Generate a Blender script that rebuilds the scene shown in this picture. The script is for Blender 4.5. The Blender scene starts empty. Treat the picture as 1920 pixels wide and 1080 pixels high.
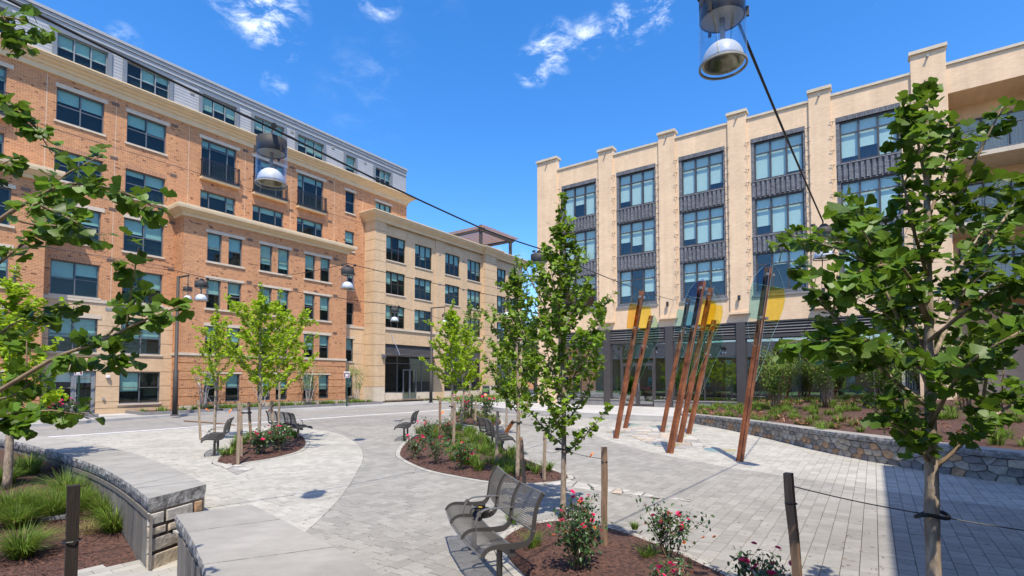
import bpy, bmesh, math, random, zlib
import numpy as np
from mathutils import Vector, Matrix

random.seed(7); rng = np.random.default_rng(7)
sc = bpy.context.scene
col = sc.collection
R = math.radians

# ---------------------------------------------------------------- camera
F_PX, PITCH, CAM_H = 960.0, R(2.24), 1.9
PCY = 712 - F_PX * math.tan(PITCH)
cd = bpy.data.cameras.new('camera'); cam = bpy.data.objects.new('camera', cd); col.objects.link(cam)
cd.sensor_width = 36; cd.lens = 36 * F_PX / 1920; cd.shift_y = (PCY - 540) / 1920
cd.clip_start = .05; cd.clip_end = 3000
cam.location = (0, 0, CAM_H); cam.rotation_euler = (R(90) + PITCH, 0, 0)
sc.camera = cam

# ---------------------------------------------------------------- sun, sky, exposure
SUN_EL = R(61); SUN_DIR = Vector((-.15, .989, 0)).normalized()      # where shadows go on the ground
sl = bpy.data.lights.new('sun', 'SUN'); sl.energy = 3.3; sl.angle = R(.55); sl.color = (1, .93, .80)
so = bpy.data.objects.new('sun', sl); col.objects.link(so)
sun_vec = Vector((SUN_DIR.x * math.cos(SUN_EL), SUN_DIR.y * math.cos(SUN_EL), -math.sin(SUN_EL)))
so.rotation_euler = sun_vec.to_track_quat('-Z', 'Y').to_euler(); so.location = (6, -20, 40)

wd = bpy.data.worlds.new('World'); sc.world = wd; wd.use_nodes = True
nt = wd.node_tree; N = nt.nodes; LK = nt.links; N.clear()
def wn(t, **k):
    n = N.new(t)
    for a, b in k.items(): setattr(n, a, b)
    return n
sky = wn('ShaderNodeTexSky', sky_type='NISHITA', sun_disc=False)
sky.sun_elevation = SUN_EL; sky.sun_rotation = math.atan2(-SUN_DIR.x, -SUN_DIR.y)
sky.air_density = 1.0; sky.dust_density = .9; sky.ozone_density = 3.0; sky.altitude = 60
hsv = wn('ShaderNodeHueSaturation'); hsv.inputs['Saturation'].default_value = 1.34; hsv.inputs['Value'].default_value = 1.0
gam = wn('ShaderNodeMix', data_type='RGBA', blend_type='MULTIPLY'); gam.inputs[0].default_value = 1; gam.inputs[7].default_value = (.94, .96, 1.06, 1)
LK.new(sky.outputs[0], hsv.inputs['Color']); LK.new(hsv.outputs[0], gam.inputs[6])
tc = wn('ShaderNodeTexCoord'); mp = wn('ShaderNodeMapping'); mp.inputs['Scale'].default_value = (1.3, 1.6, 2.6); mp.inputs['Rotation'].default_value = (.2, .5, .9)
LK.new(tc.outputs['Generated'], mp.inputs[0])
n1 = wn('ShaderNodeTexNoise'); n1.inputs['Scale'].default_value = 13; n1.inputs['Detail'].default_value = 12; n1.inputs['Roughness'].default_value = .68; n1.inputs['Distortion'].default_value = .35
n2 = wn('ShaderNodeTexNoise'); n2.inputs['Scale'].default_value = 2.2; n2.inputs['Detail'].default_value = 3
LK.new(mp.outputs[0], n1.inputs[0]); LK.new(tc.outputs['Generated'], n2.inputs[0])
def cam_ray(px, py):
    x = (px - 960) / F_PX; y = (PCY - py) / F_PX; c, s = math.cos(PITCH), math.sin(PITCH)
    return Vector((x, c - y * s, s + y * c))
prev = None
def math_n(op, a, b=None, clamp=False):
    m = wn('ShaderNodeMath', operation=op); m.use_clamp = clamp
    for i, q in enumerate((a, b)):
        if q is None: continue
        if isinstance(q, (int, float)): m.inputs[i].default_value = q
        else: LK.new(q, m.inputs[i])
    return m.outputs[0]
# cloud wisps: one soft cap of sky for each, broken up by the noise
for px, py, rad, w in ((505, 25, 85, 1.1), (528, 75, 45, .8), (470, -30, 110, .8), (712, -12, 52, .9), (1040, 90, 55, 1), (1000, 125, 42, .9), (1105, 68, 45, .7), (1180, 42, 52, 1.1), (1232, 22, 42, 1.1), (515, 158, 30, .36), (232, 75, 40, .3), (1640, 0, 28, .6), (960, 600, 95, .95), (930, 520, 80, .5), (1320, -200, 160, .7), (200, -260, 200, .7), (2400, 300, 240, .7), (-500, 350, 260, .7)):
    d = cam_ray(px, py).normalized()
    dp = wn('ShaderNodeVectorMath', operation='DOT_PRODUCT'); dp.inputs[1].default_value = d
    nv = wn('ShaderNodeVectorMath', operation='NORMALIZE'); LK.new(tc.outputs['Generated'], nv.inputs[0]); LK.new(nv.outputs[0], dp.inputs[0])
    e = cam_ray(px + rad, py).normalized(); lo = d.dot(e)
    mr = wn('ShaderNodeMapRange', interpolation_type='SMOOTHSTEP'); mr.inputs['From Min'].default_value = lo; mr.inputs['From Max'].default_value = 1.0; mr.inputs['To Max'].default_value = w
    LK.new(dp.outputs['Value'], mr.inputs[0])
    prev = mr.outputs[0] if prev is None else math_n('MAXIMUM', prev, mr.outputs[0])
sparse = wn('ShaderNodeMapRange', interpolation_type='SMOOTHSTEP'); sparse.inputs['From Min'].default_value = .62; sparse.inputs['From Max'].default_value = .8; sparse.inputs['To Max'].default_value = .16
LK.new(n2.outputs[0], sparse.inputs[0])
msk = math_n('MAXIMUM', prev, sparse.outputs[0])
cl = wn('ShaderNodeMapRange', interpolation_type='SMOOTHSTEP'); cl.inputs['From Min'].default_value = .44; cl.inputs['From Max'].default_value = .80
LK.new(n1.outputs[0], cl.inputs[0])
cm = math_n('MULTIPLY', cl.outputs[0], math_n('MULTIPLY', msk, 1.25), True)
mixc = wn('ShaderNodeMix', data_type='RGBA'); mixc.inputs[7].default_value = (5.2, 5.6, 6.2, 1)
LK.new(cm, mixc.inputs[0]); LK.new(gam.outputs[2], mixc.inputs[6])
bg = wn('ShaderNodeBackground'); bg.inputs['Strength'].default_value = .145
LK.new(mixc.outputs[2], bg.inputs[0])
wo = wn('ShaderNodeOutputWorld'); LK.new(bg.outputs[0], wo.inputs[0])

vs = sc.view_settings; vs.view_transform = 'Standard'; vs.look = 'None'; vs.gamma = 1; vs.use_curve_mapping = False; vs.exposure = .92
sc.render.engine = 'CYCLES'; cy = sc.cycles
cy.use_denoising = True; cy.max_bounces = 8; cy.diffuse_bounces = 3; cy.glossy_bounces = 3; cy.transmission_bounces = 4; cy.transparent_max_bounces = 24
cy.sample_clamp_indirect = 8; cy.caustics_reflective = False; cy.caustics_refractive = False
try: cy.denoiser = 'OPENIMAGEDENOISE'
except Exception: pass

# ---------------------------------------------------------------- where a photo point lies in the place
def P(px, py, z=0.0):
    d = cam_ray(px, py); t = (z - CAM_H) / d.z
    return Vector((d.x * t, d.y * t, z))
def at(px, py, depth):
    d = cam_ray(px, py); t = depth / d.y
    return Vector((d.x * t, depth, CAM_H + d.z * t))
def to_px(p):
    x, y, z = p[0], p[1], p[2] - CAM_H; c, s = math.cos(PITCH), math.sin(PITCH)
    f = y * c + z * s; u = -y * s + z * c
    if f < .05: return (-9e9, -9e9)
    return (960 + F_PX * x / f, PCY - F_PX * u / f)
AXIS = R(35.2)
U2 = Vector((math.sin(AXIS), math.cos(AXIS))); N2 = Vector((math.cos(AXIS), -math.sin(AXIS)))   # along the left street front, and across

# ---------------------------------------------------------------- helpers
class MB:
    def __init__(s): s.v = []; s.f = []; s.m = []
    def add(s, vs, fs, mi=0):
        o = len(s.v); s.v += [tuple(p) for p in vs]; s.f += [tuple(i + o for i in q) for q in fs]; s.m += [mi] * len(fs); return s
    def box(s, x0, x1, y0, y1, z0, z1, mi=0):
        return s.add([(x0, y0, z0), (x1, y0, z0), (x1, y1, z0), (x0, y1, z0), (x0, y0, z1), (x1, y0, z1), (x1, y1, z1), (x0, y1, z1)],
                     [(0, 3, 2, 1), (4, 5, 6, 7), (0, 1, 5, 4), (1, 2, 6, 5), (2, 3, 7, 6), (3, 0, 4, 7)], mi)
    def bar(s, a, b, w, h=None, up=(0, 0, 1), mi=0):
        a, b = Vector(a), Vector(b); h = h or w; d = (b - a).normalized(); up = Vector(up)
        if abs(d.dot(up)) > .95: up = Vector((1, 0, 0)) if abs(d.x) < .9 else Vector((0, 1, 0))
        r = d.cross(up).normalized(); q = r.cross(d).normalized(); vs = []
        for p in (a, b):
            for i, j in ((-1, -1), (1, -1), (1, 1), (-1, 1)): vs.append(p + r * (w / 2 * i) + q * (h / 2 * j))
        return s.add(vs, [(0, 1, 2, 3), (7, 6, 5, 4), (4, 5, 1, 0), (5, 6, 2, 1), (6, 7, 3, 2), (7, 4, 0, 3)], mi)
    def prism(s, pts, z0, z1, mi=0):
        n = len(pts)
        a = sum(pts[i][0] * pts[(i + 1) % n][1] - pts[(i + 1) % n][0] * pts[i][1] for i in range(n))
        if a < 0: pts = pts[::-1]
        vs = [(p[0], p[1], z0) for p in pts] + [(p[0], p[1], z1) for p in pts]
        return s.add(vs, [tuple(range(n))[::-1], tuple(range(n, 2 * n))] + [(i, (i + 1) % n, n + (i + 1) % n, n + i) for i in range(n)], mi)
    def tube(s, pts, rad, seg=6, mi=0, caps=True):
        pts = [Vector(p) for p in pts]; n = len(pts)
        if not isinstance(rad, (list, tuple)): rad = [rad] * n
        vs = []; ref = Vector((0, 0, 1)); d0 = (pts[1] - pts[0]).normalized()
        if abs(d0.z) > .9: ref = Vector((1, 0, 0))
        for i, p in enumerate(pts):
            d = (pts[min(i + 1, n - 1)] - pts[max(i - 1, 0)]).normalized()
            r = d.cross(ref)
            if r.length < 1e-4: r = d.orthogonal()
            r.normalize(); q = d.cross(r); ref = r.cross(d) if False else ref
            for k in range(seg):
                t = 2 * math.pi * k / seg; vs.append(p + r * (rad[i] * math.cos(t)) + q * (rad[i] * math.sin(t)))
        fs = [(i * seg + k, (i + 1) * seg + k, (i + 1) * seg + (k + 1) % seg, i * seg + (k + 1) % seg) for i in range(n - 1) for k in range(seg)]
        if caps: fs += [tuple(range(seg)), tuple(range((n - 1) * seg, n * seg))[::-1]]
        return s.add(vs, fs, mi)
    def lathe(s, prof, seg=20, c=(0, 0, 0), mi=0):
        n = len(prof); vs = []
        for r, z in prof:
            for k in range(seg):
                t = 2 * math.pi * k / seg; vs.append((c[0] + r * math.cos(t), c[1] + r * math.sin(t), c[2] + z))
        fs = [(i * seg + k, i * seg + (k + 1) % seg, (i + 1) * seg + (k + 1) % seg, (i + 1) * seg + k) for i in range(n - 1) for k in range(seg)]
        return s.add(vs, fs, mi)
    def mesh(s, name, mats, uv=False, smooth=False):
        me = bpy.data.meshes.new(name); me.from_pydata(s.v, [], s.f)
        for m in (mats if isinstance(mats, (list, tuple)) else [mats]): me.materials.append(m)
        if any(s.m): me.polygons.foreach_set('material_index', s.m)
        if smooth: me.polygons.foreach_set('use_smooth', [True] * len(me.polygons))
        me.update()
        if uv: box_uv(me)
        return me
    def build(s, name, mats, parent=None, loc=None, uv=False, smooth=False, rz=None):
        return link(name, s.mesh(name, mats, uv, smooth), parent, loc, rz)
def link(name, data, parent=None, loc=None, rz=None):
    o = bpy.data.objects.new(name, data); col.objects.link(o)
    if parent is not None: o.parent = parent
    if loc is not None: o.location = loc
    if rz is not None: o.rotation_euler = (0, 0, rz)
    return o
def box_uv(me):
    n = len(me.loops); co = np.empty(len(me.vertices) * 3); me.vertices.foreach_get('co', co); co = co.reshape(-1, 3)
    li = np.empty(n, dtype=np.int64); me.loops.foreach_get('vertex_index', li)
    nr = np.empty(len(me.polygons) * 3); me.polygons.foreach_get('normal', nr); nr = np.abs(nr.reshape(-1, 3))
    tot = np.empty(len(me.polygons), dtype=np.int64); me.polygons.foreach_get('loop_total', tot)
    ax = np.repeat(np.argmax(nr, 1), tot); p = co[li]
    uv = np.where((ax == 0)[:, None], p[:, [1, 2]], np.where((ax == 1)[:, None], p[:, [0, 2]], p[:, [0, 1]]))
    l = me.uv_layers.new(name='UVMap'); l.data.foreach_set('uv', uv.ravel())
def tag(o, label, cat, group=None, kind=None):
    if label: o['label'] = label
    if cat: o['category'] = cat
    if group: o['group'] = group
    if kind: o['kind'] = kind
    return o
def empty(name, loc=(0, 0, 0), rz=0):
    o = bpy.data.objects.new(name, None); col.objects.link(o); o.location = loc; o.rotation_euler = (0, 0, rz); o.empty_display_size = .3; return o
def thing(name, label, cat, loc=(0, 0, 0), rz=0, group=None): return tag(empty(name, loc, rz), label, cat, group)
def struct(o): o['kind'] = 'structure'; return o
def stuff(o): o['kind'] = 'stuff'; return o
def copy_tree(o, parent=None):
    c = o.copy(); col.objects.link(c); c.parent = parent
    for ch in [q for q in bpy.data.objects if q.parent == o]: copy_tree(ch, c)
    return c

# ---------------------------------------------------------------- materials
MT = {}
def mat(name, c, rough=.8, var=.15, scale=6, bump=0, bscale=40, metal=0, rnd=0, tint=False, c2=None, spec=.5, coord='Object', detail=6, trans=None, lo=.35, hi=.65, stretch=None, stain=0, veins=False):
    m = bpy.data.materials.new(name); m.use_nodes = True; t = m.node_tree; n = t.nodes; k = t.links; b = n['Principled BSDF']
    b.inputs['Roughness'].default_value = rough; b.inputs['Metallic'].default_value = metal; b.inputs['Specular IOR Level'].default_value = spec
    co = n.new('ShaderNodeTexCoord').outputs[coord]
    if stretch:
        q = n.new('ShaderNodeMapping'); q.inputs['Scale'].default_value = stretch; k.new(co, q.inputs[0]); co = q.outputs[0]
    nz = n.new('ShaderNodeTexNoise'); nz.inputs['Scale'].default_value = scale; nz.inputs['Detail'].default_value = detail; nz.inputs['Roughness'].default_value = .6
    k.new(co, nz.inputs[0])
    rp = n.new('ShaderNodeValToRGB'); e = rp.color_ramp.elements
    e[0].position = lo; e[1].position = hi
    a = [x * (1 - var) for x in c]; d = list(c2) if c2 else [min(1, x * (1 + var)) for x in c]
    e[0].color = (*a, 1); e[1].color = (*d, 1); k.new(nz.outputs[0], rp.inputs[0]); out = rp.outputs[0]
    if rnd or tint:
        if tint: s = n.new('ShaderNodeAttribute'); s.attribute_name = 'tint'; sv = s.outputs['Fac']
        else: s = n.new('ShaderNodeObjectInfo'); sv = s.outputs['Random']
        mr = n.new('ShaderNodeMapRange'); mr.inputs['To Min'].default_value = 1 - (rnd or .2); mr.inputs['To Max'].default_value = 1 + (rnd or .2); k.new(sv, mr.inputs[0])
        mx = n.new('ShaderNodeMix'); mx.data_type = 'RGBA'; mx.blend_type = 'MULTIPLY'; mx.inputs[0].default_value = 1
        k.new(out, mx.inputs[6]); k.new(mr.outputs[0], mx.inputs[7]); out = mx.outputs[2]
    if stain:
        gp = n.new('ShaderNodeNewGeometry').outputs['Position']
        n3 = n.new('ShaderNodeTexNoise'); n3.inputs['Scale'].default_value = .55; n3.inputs['Detail'].default_value = 6; n3.inputs['Roughness'].default_value = .65; k.new(gp, n3.inputs[0])
        m3 = n.new('ShaderNodeMapRange'); m3.inputs['From Min'].default_value = .35; m3.inputs['From Max'].default_value = .68; m3.inputs['To Min'].default_value = 1 - stain; m3.inputs['To Max'].default_value = 1 + stain * .5; k.new(n3.outputs[0], m3.inputs[0])
        vo = n.new('ShaderNodeTexVoronoi'); vo.inputs['Scale'].default_value = 1.9; k.new(gp, vo.inputs[0])
        m4 = n.new('ShaderNodeMapRange'); m4.inputs['From Min'].default_value = .025; m4.inputs['From Max'].default_value = .045; m4.inputs['To Min'].default_value = .72; m4.inputs['To Max'].default_value = 1; k.new(vo.outputs[0], m4.inputs[0])
        mm = n.new('ShaderNodeMath'); mm.operation = 'MULTIPLY'; k.new(m3.outputs[0], mm.inputs[0]); k.new(m4.outputs[0], mm.inputs[1])
        mx = n.new('ShaderNodeMix'); mx.data_type = 'RGBA'; mx.blend_type = 'MULTIPLY'; mx.inputs[0].default_value = 1; k.new(out, mx.inputs[6]); k.new(mm.outputs[0], mx.inputs[7]); out = mx.outputs[2]
    if veins:
        ob = n.new('ShaderNodeTexCoord').outputs['Object']; sp = n.new('ShaderNodeSeparateXYZ'); k.new(ob, sp.inputs[0])
        sx = n.new('ShaderNodeMath'); sx.operation = 'SUBTRACT'; sx.inputs[1].default_value = .25; k.new(sp.outputs[0], sx.inputs[0])
        an = n.new('ShaderNodeMath'); an.operation = 'ARCTAN2'; k.new(sp.outputs[1], an.inputs[0]); k.new(sx.outputs[0], an.inputs[1])
        mu = n.new('ShaderNodeMath'); mu.operation = 'MULTIPLY'; mu.inputs[1].default_value = 34; k.new(an.outputs[0], mu.inputs[0])
        sn = n.new('ShaderNodeMath'); sn.operation = 'SINE'; k.new(mu.outputs[0], sn.inputs[0])
        mr = n.new('ShaderNodeMapRange'); mr.inputs['From Min'].default_value = -1; mr.inputs['To Min'].default_value = .86; mr.inputs['To Max'].default_value = 1.12; k.new(sn.outputs[0], mr.inputs[0])
        mx = n.new('ShaderNodeMix'); mx.data_type = 'RGBA'; mx.blend_type = 'MULTIPLY'; mx.inputs[0].default_value = 1; k.new(out, mx.inputs[6]); k.new(mr.outputs[0], mx.inputs[7]); out = mx.outputs[2]
    k.new(out, b.inputs['Base Color'])
    if bump:
        nb = n.new('ShaderNodeTexNoise'); nb.inputs['Scale'].default_value = bscale; nb.inputs['Detail'].default_value = 5; k.new(co, nb.inputs[0])
        bp = n.new('ShaderNodeBump'); bp.inputs['Strength'].default_value = bump; bp.inputs['Distance'].default_value = .02; k.new(nb.outputs[0], bp.inputs['Height']); k.new(bp.outputs[0], b.inputs['Normal'])
    if trans:
        tr = n.new('ShaderNodeBsdfTranslucent'); mx2 = n.new('ShaderNodeMixShader'); mx2.inputs[0].default_value = trans
        hs = n.new('ShaderNodeHueSaturation'); hs.inputs['Value'].default_value = 1.35; hs.inputs['Hue'].default_value = .487; k.new(out, hs.inputs['Color']); k.new(hs.outputs[0], tr.inputs[0])
        k.new(b.outputs[0], mx2.inputs[1]); k.new(tr.outputs[0], mx2.inputs[2]); k.new(mx2.outputs[0], n['Material Output'].inputs[0])
    MT[name] = m; return m
def brick_mat(name, c1, c2, mortar, bw=.205, bh=.068, dark=None, bump=.5, ms=.011, soldier=False):
    m = bpy.data.materials.new(name); m.use_nodes = True; t = m.node_tree; n = t.nodes; k = t.links; b = n['Principled BSDF']
    b.inputs['Roughness'].default_value = .85; b.inputs['Specular IOR Level'].default_value = .25
    uv = n.new('ShaderNodeTexCoord').outputs['UV']
    if soldier:
        q = n.new('ShaderNodeMapping'); q.inputs['Rotation'].default_value = (0, 0, R(90)); k.new(uv, q.inputs[0]); uv = q.outputs[0]
    br = n.new('ShaderNodeTexBrick'); k.new(uv, br.inputs['Vector'])
    br.inputs['Scale'].default_value = 1; br.inputs['Brick Width'].default_value = bw; br.inputs['Row Height'].default_value = bh
    br.inputs['Mortar Size'].default_value = ms; br.inputs['Mortar Smooth'].default_value = .2; br.inputs['Bias'].default_value = -.1
    br.inputs['Color1'].default_value = (*c1, 1); br.inputs['Color2'].default_value = (*c2, 1); br.inputs['Mortar'].default_value = (*mortar, 1)
    out = br.outputs['Color']
    nz = n.new('ShaderNodeTexNoise'); nz.inputs['Scale'].default_value = .9; nz.inputs['Detail'].default_value = 7; k.new(uv, nz.inputs[0])
    mr = n.new('ShaderNodeMapRange'); mr.inputs['From Min'].default_value = .3; mr.inputs['From Max'].default_value = .7; mr.inputs['To Min'].default_value = .93; mr.inputs['To Max'].default_value = 1.06; k.new(nz.outputs[0], mr.inputs[0])
    mx = n.new('ShaderNodeMix'); mx.data_type = 'RGBA'; mx.blend_type = 'MULTIPLY'; mx.inputs[0].default_value = 1; k.new(out, mx.inputs[6]); k.new(mr.outputs[0], mx.inputs[7]); out = mx.outputs[2]
    mp2 = n.new('ShaderNodeMapping'); mp2.inputs['Scale'].default_value = (2.6, .16, 1); k.new(uv, mp2.inputs[0])
    ns = n.new('ShaderNodeTexNoise'); ns.inputs['Scale'].default_value = 1; ns.inputs['Detail'].default_value = 5; k.new(mp2.outputs[0], ns.inputs[0])
    ms_ = n.new('ShaderNodeMapRange'); ms_.inputs['From Min'].default_value = .3; ms_.inputs['From Max'].default_value = .7; ms_.inputs['To Min'].default_value = .92; ms_.inputs['To Max'].default_value = 1.05; k.new(ns.outputs[0], ms_.inputs[0])
    mxs = n.new('ShaderNodeMix'); mxs.data_type = 'RGBA'; mxs.blend_type = 'MULTIPLY'; mxs.inputs[0].default_value = 1; k.new(out, mxs.inputs[6]); k.new(ms_.outputs[0], mxs.inputs[7]); out = mxs.outputs[2]
    if dark:        # single burnt bricks and short runs of them
        sp = n.new('ShaderNodeSeparateXYZ'); k.new(uv, sp.inputs[0])
        fl = n.new('ShaderNodeMath'); fl.operation = 'SNAP'; fl.inputs[1].default_value = bh; k.new(sp.outputs[1], fl.inputs[0])
        cb = n.new('ShaderNodeCombineXYZ'); mu = n.new('ShaderNodeMath'); mu.operation = 'MULTIPLY'; mu.inputs[1].default_value = 2.6; k.new(sp.outputs[0], mu.inputs[0])
        mv = n.new('ShaderNodeMath'); mv.operation = 'MULTIPLY'; mv.inputs[1].default_value = 91.7; k.new(fl.outputs[0], mv.inputs[0])
        k.new(mu.outputs[0], cb.inputs[0]); k.new(mv.outputs[0], cb.inputs[1])
        nd = n.new('ShaderNodeTexNoise'); nd.inputs['Scale'].default_value = 1; nd.inputs['Detail'].default_value = 1; k.new(cb.outputs[0], nd.inputs[0])
        th = n.new('ShaderNodeMapRange'); th.inputs['From Min'].default_value = .655; th.inputs['From Max'].default_value = .70; k.new(nd.outputs[0], th.inputs[0])
        md = n.new('ShaderNodeMix'); md.data_type = 'RGBA'; md.inputs[7].default_value = (*dark, 1); k.new(th.outputs[0], md.inputs[0]); k.new(out, md.inputs[6]); out = md.outputs[2]
    k.new(out, b.inputs['Base Color'])
    bp = n.new('ShaderNodeBump'); bp.inputs['Strength'].default_value = bump; bp.inputs['Distance'].default_value = .006; bp.invert = True; k.new(br.outputs['Fac'], bp.inputs['Height']); k.new(bp.outputs[0], b.inputs['Normal'])
    MT[name] = m; return m
def glass_mat(name, tintc, refl=.12, rough=.0, facing=.55, wav=0):
    m = bpy.data.materials.new(name); m.use_nodes = True; t = m.node_tree; n = t.nodes; k = t.links; n.remove(n['Principled BSDF'])
    tr = n.new('ShaderNodeBsdfTransparent'); tr.inputs[0].default_value = (*tintc, 1)
    gl = n.new('ShaderNodeBsdfGlossy'); gl.inputs['Roughness'].default_value = rough; gl.inputs[0].default_value = (.95, .97, 1, 1)
    fr = n.new('ShaderNodeLayerWeight'); fr.inputs[0].default_value = .5
    pw = n.new('ShaderNodeMath'); pw.operation = 'POWER'; pw.inputs[1].default_value = 3; k.new(fr.outputs['Facing'], pw.inputs[0])
    ma = n.new('ShaderNodeMath'); ma.operation = 'MULTIPLY_ADD'; ma.inputs[1].default_value = facing; ma.inputs[2].default_value = refl; ma.use_clamp = True; k.new(pw.outputs[0], ma.inputs[0])
    if wav:
        nz = n.new('ShaderNodeTexNoise'); nz.inputs['Scale'].default_value = .8; nz.inputs['Detail'].default_value = 1; tcx = n.new('ShaderNodeTexCoord'); k.new(tcx.outputs['Object'], nz.inputs[0])
        bp = n.new('ShaderNodeBump'); bp.inputs['Strength'].default_value = wav; bp.inputs['Distance'].default_value = .05; k.new(nz.outputs[0], bp.inputs['Height']); k.new(bp.outputs[0], gl.inputs['Normal'])
    mx = n.new('ShaderNodeMixShader'); k.new(ma.outputs[0], mx.inputs[0]); k.new(tr.outputs[0], mx.inputs[1]); k.new(gl.outputs[0], mx.inputs[2]); k.new(mx.outputs[0], n['Material Output'].inputs[0])
    MT[name] = m; return m

brick_mat('red_brick', (.57, .235, .088), (.38, .14, .052), (.53, .36, .23), dark=(.17, .075, .045), bump=.35, ms=.010)
brick_mat('tan_brick', (.66, .46, .275), (.56, .38, .215), (.56, .42, .28), ms=.009, bump=.25)
brick_mat('buff_brick', (.78, .56, .355), (.70, .485, .30), (.68, .51, .35), ms=.009, bump=.2)
brick_mat('slate_brick', (.14, .145, .16), (.25, .255, .275), (.08, .08, .088), bump=.8)
brick_mat('soldier_brick', (.50, .20, .08), (.34, .12, .05), (.45, .33, .23), soldier=True)
brick_mat('slate_soldier', (.12, .125, .14), (.22, .225, .245), (.06, .06, .065), soldier=True)
mat('limestone', (.56, .47, .36), .85, .08, 3, bump=.1)
mat('cornice_paint', (.66, .50, .31), .7, .06, 2)
mat('siding', (.335, .345, .36), .55, .05, 2)
mat('siding_trim', (.155, .175, .20), .55, .05, 2)
mat('coping', (.55, .46, .33), .6, .1, 3)
mat('frame_grey', (.11, .12, .135), .45, .08, 4)
mat('frame_brown', (.058, .05, .047), .45, .08, 4)
mat('frame_steel', (.15, .15, .155), .4, .06, 4)
mat('frame_light', (.22, .235, .25), .45, .06, 4)
mat('black_metal', (.018, .018, .02), .45, .1, 5)
mat('blind', (.82, .83, .79), .9, .04, 3)
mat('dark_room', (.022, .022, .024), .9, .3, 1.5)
mat('room_floor', (.12, .11, .10), .6, .2, 2)
glass_mat('tinted_glass', (.70, .825, .81), .022, facing=.16)
glass_mat('clear_glass', (.83, .91, .90), .05, facing=.26)
glass_mat('shop_glass', (.80, .84, .83), .26, facing=.45, wav=.02)
glass_mat('dim_glass', (.70, .75, .74), .04, facing=.22)
glass_mat('lamp_glass', (.965, .972, .972), .01, facing=.36)
mat('grille', (.16, .10, .07), .7, .1, 5)
mat('vent_grey', (.30, .28, .25), .6, .1, 5)
mat('concrete', (.34, .33, .315), .85, .08, 1.5, bump=.08, bscale=60, stain=.14)
mat('pale_concrete', (.44, .42, .39), .85, .06, 1.5, bump=.06, bscale=60, stain=.14)
mat('kerb_stone', (.21, .20, .195), .85, .15, 5, bump=.2)
mat('paver_light', (.38, .357, .308), .85, .06, 9, bump=.12, bscale=90, rnd=.13, stain=.13)
mat('paver_grey', (.28, .262, .230), .85, .06, 9, bump=.12, bscale=90, rnd=.13, stain=.13)
mat('paver_light_mass', (.38, .357, .308), .85, .06, 9, bump=.12, bscale=90, tint=True, rnd=.13, stain=.13)
mat('paver_grey_mass', (.28, .262, .230), .85, .06, 9, bump=.12, bscale=90, tint=True, rnd=.13, stain=.13)
mat('joint_sand', (.11, .09, .075), .95, .2, 8)
mat('bluestone', (.31, .29, .255), .9, .07, 3, bump=.25, bscale=40, spec=.2, stretch=(1, 2, 1), stain=.24)
mat('rough_stone', (.20, .19, .18), .9, .5, 9, bump=.8, bscale=22, c2=(.40, .39, .37))
for i, c in enumerate([(.36, .32, .26), (.27, .245, .21), (.44, .37, .28), (.42, .26, .145), (.20, .185, .17), (.42, .39, .345)]):
    mat('wall_stone_%d' % i, c, .9, .3, 7, bump=.7, bscale=16, rnd=.12)
mat('louvre', (.13, .12, .118), .5, .05, 4)
mat('mortar', (.15, .13, .11), .95, .15, 8, bump=.3)
mat('weathered_wood', (.16, .145, .125), .9, .35, 10, bump=.4, bscale=30, rnd=.25, stretch=(6, 6, .5))
mat('stake_wood', (.20, .125, .075), .85, .3, 8, bump=.3, stretch=(5, 5, .4), rnd=.25)
mat('dark_stake', (.02, .013, .009), .8, .35, 9, bump=.35, stretch=(5, 5, .4))  # near-black: tree shade on the lower left stake is put into this colour
mat('grey_stake', (.28, .21, .145), .85, .25, 8, bump=.3, stretch=(5, 5, .4), rnd=.2)
mat('mulch', (.06, .026, .018), .95, .55, 22, bump=1.0, bscale=45, c2=(.13, .06, .04))
mat('mulch_chip', (.105, .045, .03), .9, .3, 3, tint=True, rnd=.6)
mat('bark', (.30, .225, .155), .9, .35, 14, bump=.6, bscale=30, c2=(.42, .33, .24), stretch=(2, 2, .6))
mat('pale_bark', (.42, .38, .33), .9, .3, 14, bump=.4, bscale=30)
mat('twig', (.22, .15, .09), .85, .3, 14)
mat('leaf_near', (.092, .172, .014), .42, .22, 7, rnd=.4, trans=.38, spec=.3, veins=True)
mat('leaf_near_mass', (.092, .172, .014), .42, .22, 7, tint=True, rnd=.4, trans=.38, spec=.3)
mat('leaf_mid', (.15, .25, .016), .45, .2, 3, tint=True, rnd=.35, trans=.35, spec=.3)
mat('leaf_mid_single', (.15, .25, .016), .45, .2, 3, rnd=.35, trans=.35, spec=.3)
mat('leaf_lime', (.29, .42, .018), .5, .2, 3, tint=True, rnd=.32, trans=.45, spec=.25)
mat('leaf_shrub', (.15, .235, .035), .5, .2, 3, tint=True, rnd=.4, trans=.3, spec=.25)
mat('leaf_far', (.05, .10, .02), .6, .3, 1, tint=True, rnd=.5, trans=.2, spec=.2)
mat('rose_leaf', (.045, .092, .022), .4, .25, 6, tint=True, rnd=.5, trans=.2)
mat('rose_pink', (.80, .055, .19), .6, .2, 8, rnd=.3, trans=.3)
mat('rose_spent', (.62, .20, .045), .7, .35, 8, rnd=.4, trans=.25)
mat('grass_blade', (.135, .215, .028), .6, .2, 3, tint=True, rnd=.5, trans=.35, spec=.25)
mat('grass_dry', (.42, .33, .13), .75, .2, 3, tint=True, rnd=.35, trans=.3, spec=.2)
mat('red_leaf', (.20, .085, .042), .6, .4, 6, tint=True, rnd=.5, trans=.25)
mat('bench_metal', (.235, .225, .215), .36, .06, 6, metal=.5)
mat('bench_frame', (.085, .08, .076), .4, .06, 6, metal=.4)
mat('lamp_metal', (.05, .044, .04), .62, .08, 6, spec=.3)
mat('lamp_under', (.30, .29, .26), .5, .08, 6)
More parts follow.
